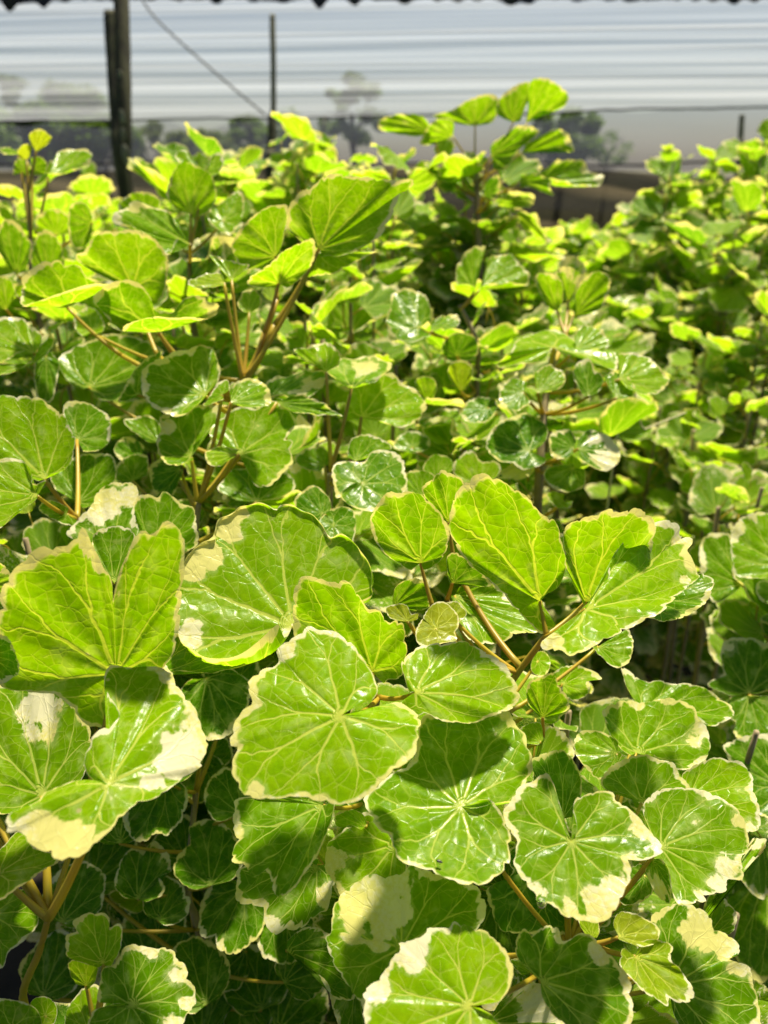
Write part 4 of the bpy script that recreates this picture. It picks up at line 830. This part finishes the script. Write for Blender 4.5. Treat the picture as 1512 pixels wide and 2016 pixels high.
def spots(rng, top, low, n, rad):
    """Nodes up a cane with a leaf each: (node, azimuth, tilt, roll, size, class)."""
    for i in range(n):
        u = (i + rng.random()) / n                       # 0 at the top
        p = top.lerp(low, u ** 1.1); az = i * 2.4 + rng.uniform(-.5, .5)
        tilt = R(rng.gauss(28 - 45 * u, 16)); s = rad * rng.choice((.24, .30, .34, .38, .42, .48, .54)) * rng.uniform(.9, 1.1) * (1 if u > .08 else .75)
        cl = 'bud' if (u < .04 and rng.random() < .4) else ('new' if rng.random() < .50 - 1.1 * u else ('mid' if rng.random() < .85 - .8 * u else 'old'))
        if cl == 'bud': s *= .55
        yield p, az, tilt, rng.gauss(0, .28), s, cl
def grow(root, top, low, n, rad, P, rng, check=True, lean=.06):
    made = 0; off = root.location
    for p, az, tilt, roll, s, cl in spots(rng, top, low, n, rad):
        j = Vector((rng.gauss(0, lean), rng.gauss(0, lean), 0)); p = p + j * .3
        me = rng.choice(P[cl])
        M = Matrix.Translation(p) @ Matrix.Rotation(az, 4, 'Z') @ Matrix.Rotation(roll, 4, 'Y') @ Matrix.Rotation(tilt, 4, 'X') @ Matrix.Scale(s, 4)
        if check and in_front([M @ Vector(q) for q in ((0, .55, .42), (0, 1.05, .42), (0, 1.5, .42), (-.5, 1.05, .42), (.5, 1.05, .42), (.35, 1.4, .42), (-.35, 1.4, .42), (.4, .7, .42), (-.4, .7, .42), (0, .2, .2))]): continue
        o = bpy.data.objects.new('leaf', me); C.objects.link(o); o.parent = root
        o.location = p - off; o.rotation_euler = (Matrix.Rotation(az, 4, 'Z') @ Matrix.Rotation(roll, 4, 'Y') @ Matrix.Rotation(tilt, 4, 'X')).to_euler(); o.scale = (s, s, s)
        made += 1
    return made
fr = random.Random(33)
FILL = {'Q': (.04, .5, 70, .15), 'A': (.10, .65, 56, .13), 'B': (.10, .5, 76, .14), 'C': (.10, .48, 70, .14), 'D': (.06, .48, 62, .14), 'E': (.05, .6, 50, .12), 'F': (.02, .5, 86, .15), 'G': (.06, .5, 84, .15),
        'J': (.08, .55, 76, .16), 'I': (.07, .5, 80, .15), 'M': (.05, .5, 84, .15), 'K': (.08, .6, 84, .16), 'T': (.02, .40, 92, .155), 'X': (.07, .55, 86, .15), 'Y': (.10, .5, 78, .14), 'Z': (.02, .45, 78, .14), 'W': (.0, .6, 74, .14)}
for k, (a, b, n, rad) in FILL.items():
    q = AXIS[k]; t0 = q[0]; foot = ROOT[k].location
    f = lambda dz: Vector((t0.x + (foot.x - t0.x) * dz / max(.3, t0.z), t0.y + (foot.y - t0.y) * dz / max(.3, t0.z), t0.z - dz))
    grow(ROOT[k], f(a), f(b), n, rad, PMID, fr)
# more shrubs whose leaves are seen one by one: (px of the top, depth, leaves, spread, label)
def cane(root, top, rad, rng):
    foot = root.location
    j = Vector((rng.uniform(-.02, .02), rng.uniform(-.02, .02), 0)); pts = [foot.lerp(top, u) + j * math.sin(3.14 * u) for u in (-.02, .2, .4, .6, .8, 1)]
    pts = catmull(pts, False, 5)
    tube('stem', pts, [rad * (.95 - .6 * i / (len(pts) - 1)) for i in range(len(pts))], BARK, root, foot, 7)
def shrub(x, y, d, n, rad, label, P=None, spread=.8, group='variegated aralia shrubs of the middle rows', zmax=None, check=True):
    rng = random.Random(int(x * 7 + y * 13 + d * 100))
    top = at(x, y, d); foot = Vector((top.x + rng.uniform(-.04, .04), top.y + rng.uniform(.0, .06), 0))
    root = empty('aralia_shrub', foot, label, 'shrub', group)
    if d > 1.2: rad *= 1.22
    cane(root, top, .0065, rng)
    low = foot.lerp(top, max(.12, 1 - spread / top.z))
    k = 2 if n > 60 else 1
    m = grow(root, top, low, n // k, rad, P or PMID, rng, check)
    if k == 2:
        t2 = top + Vector((rng.uniform(-.09, .09), rng.uniform(-.03, .1), -rng.uniform(.03, .12)))
        pts = catmull([foot + Vector((.01, 0, -.02)), foot.lerp(t2, .5) + Vector((.02, .02, 0)), t2], False, 5)
        tube('stem', pts, [.0055 * (1.2 - .6 * i / (len(pts) - 1)) for i in range(len(pts))], BARK, root, foot, 6)
        grow(root, t2, low + (t2 - top), n - n // 2, rad, P or PMID, rng, check)
    return root
NEAR = [
 (25, 400, 1.35, 98, .15, 'leafy shrub at the far left behind the yellow-budded one'),
 (170, 378, 1.9, 98, .14, 'dense small-leaved shrub left of the foot of the thick post'),
 (120, 420, 1.3, 98, .15, 'shrub just behind the yellow-budded shrub, left of the thick post'),
 (262, 520, 1.05, 98, .15, 'shrub behind the largest cupped leaf at upper left'),
 (385, 318, 1.3, 98, .16, 'shrub rising between the two posts with upright shiny leaves'),
 (455, 350, 1.7, 98, .15, 'smaller shrub in front of the slender post'),
 (585, 320, 1.6, 98, .16, 'leafy shrub at the foot of the slender post'),
 (655, 312, 1.75, 98, .16, 'shrub under the open-crowned tree'),
 (775, 330, 1.35, 98, .16, 'shrub left of the tallest shrub with a broad rounded top leaf'),
 (735, 470, 1.15, 98, .15, 'shrub behind the tip of the big pointed leaf'),
 (690, 545, .98, 98, .13, 'bare-stalked shrub under the big pointed leaf'),
 (835, 500, 1.45, 98, .15, 'shrub at the left foot of the tallest shrub'),
 (945, 425, 1.36, 98, .13, 'leafy shrub standing directly behind the stem of the tallest shrub'),
 (1020, 470, 1.5, 98, .15, 'shrub at the right foot of the tallest shrub'),
 (600, 620, .92, 96, .14, 'shrub behind the orange stalks'),
 (780, 720, .86, 90, .13, 'shrub between the bright fan-shaped leaf and the two upright leaves'),
 (990, 640, 1.1, 98, .14, 'shrub behind the three spread leaves'),
 (1150, 640, 1.25, 98, .14, 'shrub right behind the three spread leaves'),
 (560, 860, .74, 75, .13, 'low shrub between the toothed leaf and the dark round leaf'),
 (110, 640, .92, 98, .14, 'shrub under the left cupped leaf'),
 (340, 640, .9, 98, .14, 'shrub under the right cupped leaf'),
 (50, 1060, .62, 75, .13, 'shaded shrub under the smooth round leaf at the left edge'),
 (640, 1060, .66, 75, .13, 'shaded shrub behind the broadest cream-shouldered leaf'),
 (1000, 1020, .68, 69, .12, 'shaded shrub behind the oval leaf of the three-part leaf'),
 (1120, 1400, .58, 60, .12, 'shrub under the brown stalk of the three-part leaf'),
 (1300, 1560, .56, 66, .12, 'shrub under the round cream-edged leaves at lower right'),
 (1450, 1800, .55, 66, .12, 'dark shrub in the lower right corner'),
 (740, 1760, .56, 66, .12, 'shaded shrub under the cream-blotched leaf'),
 (1490, 1440, .62, 60, .12, 'dark shrub at the right edge below the dark gap'),
 (1330, 300, 2.1, 98, .15, 'tall shrub left in the right-hand hedge, with an orange tip leaf'),
 (1405, 322, 2.3, 98, .15, 'tall shrub of the right-hand hedge next to the grey stake'),
 (1500, 305, 1.9, 98, .15, 'tall shrub at the right edge near the grey stake'),
 (1262, 400, 2.6, 98, .14, 'lower shrub at the left end of the right-hand hedge'),
 (1450, 450, 1.75, 98, .15, 'dense shrub in front of the right-hand hedge'),
 (1340, 470, 2.1, 98, .14, 'shrub with a bare grey stem under the orange tip leaf'),
 (1500, 640, 1.45, 98, .14, 'shrub halfway up the right edge above the pale ruffled leaves'),
 (1390, 690, 1.55, 98, .14, 'shrub with pale grey leaf backs left of the right edge'),
 (1480, 800, 1.2, 98, .14, 'shrub with ruffled cream-edged leaves at the right edge'),
 (1400, 930, 1.15, 98, .14, 'shrub hanging over the dark gap'),
 (1500, 960, .95, 98, .14, 'shrub at the right edge above the dark-leaved one'),
 (1250, 640, 1.75, 98, .14, 'shrub in the bright strip right of the three spread leaves'),
 (1300, 800, 1.5, 98, .13, 'shrub behind the thin dry grass stalk'),
]
for q in NEAR: shrub(*q)
# shrubs of the back rows: four crowns, copied
FR = []
for i in range(5):
    rng = random.Random(500 + i); vs, fs, att, mi = [], [], [], []
    top, low = Vector((0, 0, 1.0)), Vector((0, 0, .25))
    for p, az, tilt, roll, s, cl in list(spots(rng, top, low, 170, .185)) + list(spots(rng, top + Vector((.08, .05, -.05)), low, 140, .185)):
        me = rng.choice(PFAR[cl]); M = Matrix.Translation(p + Vector((rng.gauss(0, .03), rng.gauss(0, .03), 0))) @ Matrix.Rotation(az, 4, 'Z') @ Matrix.Rotation(roll, 4, 'Y') @ Matrix.Rotation(tilt, 4, 'X') @ Matrix.Scale(s, 4)
        b = len(vs); seed = rng.random()
        uv1 = {}; uv2 = {}
        for l_, a_, c_ in zip(me.loops, me.uv_layers['polar'].data, me.uv_layers['flat'].data): uv1[l_.vertex_index] = a_.uv; uv2[l_.vertex_index] = c_.uv
        dat = me.attributes['leafdata'].data
        for v in me.vertices:
            vs.append(M @ v.co); k = v.index; cc = dat[k].color
            att.append((uv1[k][0], uv1[k][1], uv2[k][0] * .07, uv2[k][1] * .07, (seed, cc[1], cc[2]), 0.0))
        for pz in me.polygons: fs.append(tuple(b + v for v in pz.vertices))
    FR.append(blade_mesh('foliage', vs, fs, att))
    vs, fs = [], []
    for a in (Vector((0, 0, 0)), Vector((.05, .03, 0))):
        tube_into(vs, fs, [a * .3, a + Vector((.01, 0, .4)), a + Vector((0, .01, .95))], [.008, .007, .004], 6)
    FR.append(mesh_from('stem', vs, fs))
br = random.Random(77); BG = 'variegated aralia shrubs of the back rows'
def back(x, y, ztop, label):
    k = br.randrange(5) * 2
    root = empty('aralia_shrub', (x, y, 0), label, 'shrub', BG)
    root.rotation_euler = (0, 0, br.uniform(0, 6.28)); s = ztop; root.scale = (br.uniform(.95, 1.2), br.uniform(.95, 1.2), s)
    for nm, me, mt in (('foliage', FR[k], None), ('stem', FR[k + 1], BARK)):
        o = bpy.data.objects.new(nm, me); C.objects.link(o); o.parent = root
        if mt and not me.materials: me.materials.append(mt)
LB = 'one of the small blurred shrubs massed in the back rows before the wall'
y = 1.9
while y < 6.3:
    xw = y * .56 + .5; x = -xw
    while x < xw:
        px = 756 + FPX * x / (y * .95)
        hor = lerp_tab([(-200, 390), (200, 400), (420, 372), (600, 345), (800, 400), (1000, 430), (1180, 425), (1260, 390), (1400, 345), (1600, 330)], px)
        zt = 1.55 - (y * 1.06) * (hor - 334) / FPX * 1.0
        if y < 3: zt -= .12
        back(x + br.uniform(-.1, .1), y + br.uniform(-.1, .1), zt * br.uniform(.88, 1.0), LB)
        x += .38 + .03 * y
    y += .36
# ---------------------------------------------------------------- small things
def blob(name, c, rx, ry, rz, mat, label, cat, rot=None, sq=0):
    vs, fs = [], []; nu, nv = 16, 12
    for j in range(nv + 1):
        for k in range(nu):
            a, b = 6.283 * k / nu, math.pi * j / nv
            v = Vector((math.cos(a) * math.sin(b) * rx, math.sin(a) * math.sin(b) * ry, math.cos(b) * rz * (1 + sq * max(0, math.cos(b)))))
            vs.append(rot @ v if rot else v)
    for j in range(nv):
        for k in range(nu): fs.append((j * nu + k, j * nu + (k + 1) % nu, (j + 1) * nu + (k + 1) % nu, (j + 1) * nu + k))
    o = link(name, mesh_from(name, vs, fs), mat); o.location = c
    return tag(o, label, cat) if label else o
t = NT('water'); gl = t.n('ShaderNodeBsdfGlass'); gl.inputs['IOR'].default_value = 1.33; gl.inputs['Roughness'].default_value = .0; oo = t.n('ShaderNodeOutputMaterial'); t.l(gl.outputs[0], oo.inputs[0]); WATER = t.m
b_, n_, d_ = PLANE[(1126, 1653)]
blob('water_drop', plane_pt(1066, 1779, b_, n_, d_, -.1), .0022, .0022, .0024, WATER, 'clear water drop hanging from the edge of the three-lobed leaf', 'water drop', sq=.25)
INS = simple('dark_insect_shell', (.008, .008, .010), (.02, .02, .025), 300, .3)
b_, n_, d_ = PLANE[(909, 1577)]; ip = plane_pt(865, 1700, b_, n_, d_, 0) + n_ * .0012; ax = (RGT * .8 - UPV * .55).normalized()
nn = n_; ax = (ax - nn * ax.dot(nn)).normalized(); bt = nn.cross(ax).normalized(); M3 = Matrix((ax, bt, nn)).transposed()
vs, fs = [], []
prof = [(-.0016, .0001), (-.0013, .0005), (-.0006, .00075), (-.0001, .0004), (.0002, .0006), (.0007, .0005), (.0009, .0003), (.0012, .00042), (.0015, .0001)]
tube_into(vs, fs, [Vector((a, 0, .0005)) for a, _ in prof], [r for _, r in prof], 8)
for s in (-1, 1):
    for a in (-.0004, .0002, .0007): tube_into(vs, fs, [Vector((a, 0, .0004)), Vector((a, s * .0008, .0008)), Vector((a + .0002, s * .0013, .0))], .00007, 4)
vs = [M3 @ v for v in vs]; o = link('insect', mesh_from('insect', vs, fs), INS); o.location = ip
tag(o, 'tiny dark insect sitting on the big green leaf at lower right', 'insect')
STRAW = simple('dry_straw', (.40, .36, .18), (.50, .46, .26), 50, .6)
vs, fs = [], []; q = [at(1190, 1010, .95), at(1212, 876, .97), at(1270, 845, 1.0), at(1350, 812, 1.06)]
tube_into(vs, fs, catmull([at(1205, 1100, .95) + Vector((0, 0, -.9)), q[1], q[2], q[3]], False, 8), [.0016] * 8 + [.0012] * 9 + [.0010] * 8, 5)
tag(link('grass_stalk', mesh_from('grass_stalk', vs, fs), STRAW), 'thin dry grass stalk leaning across the dark gap', 'grass stalk')
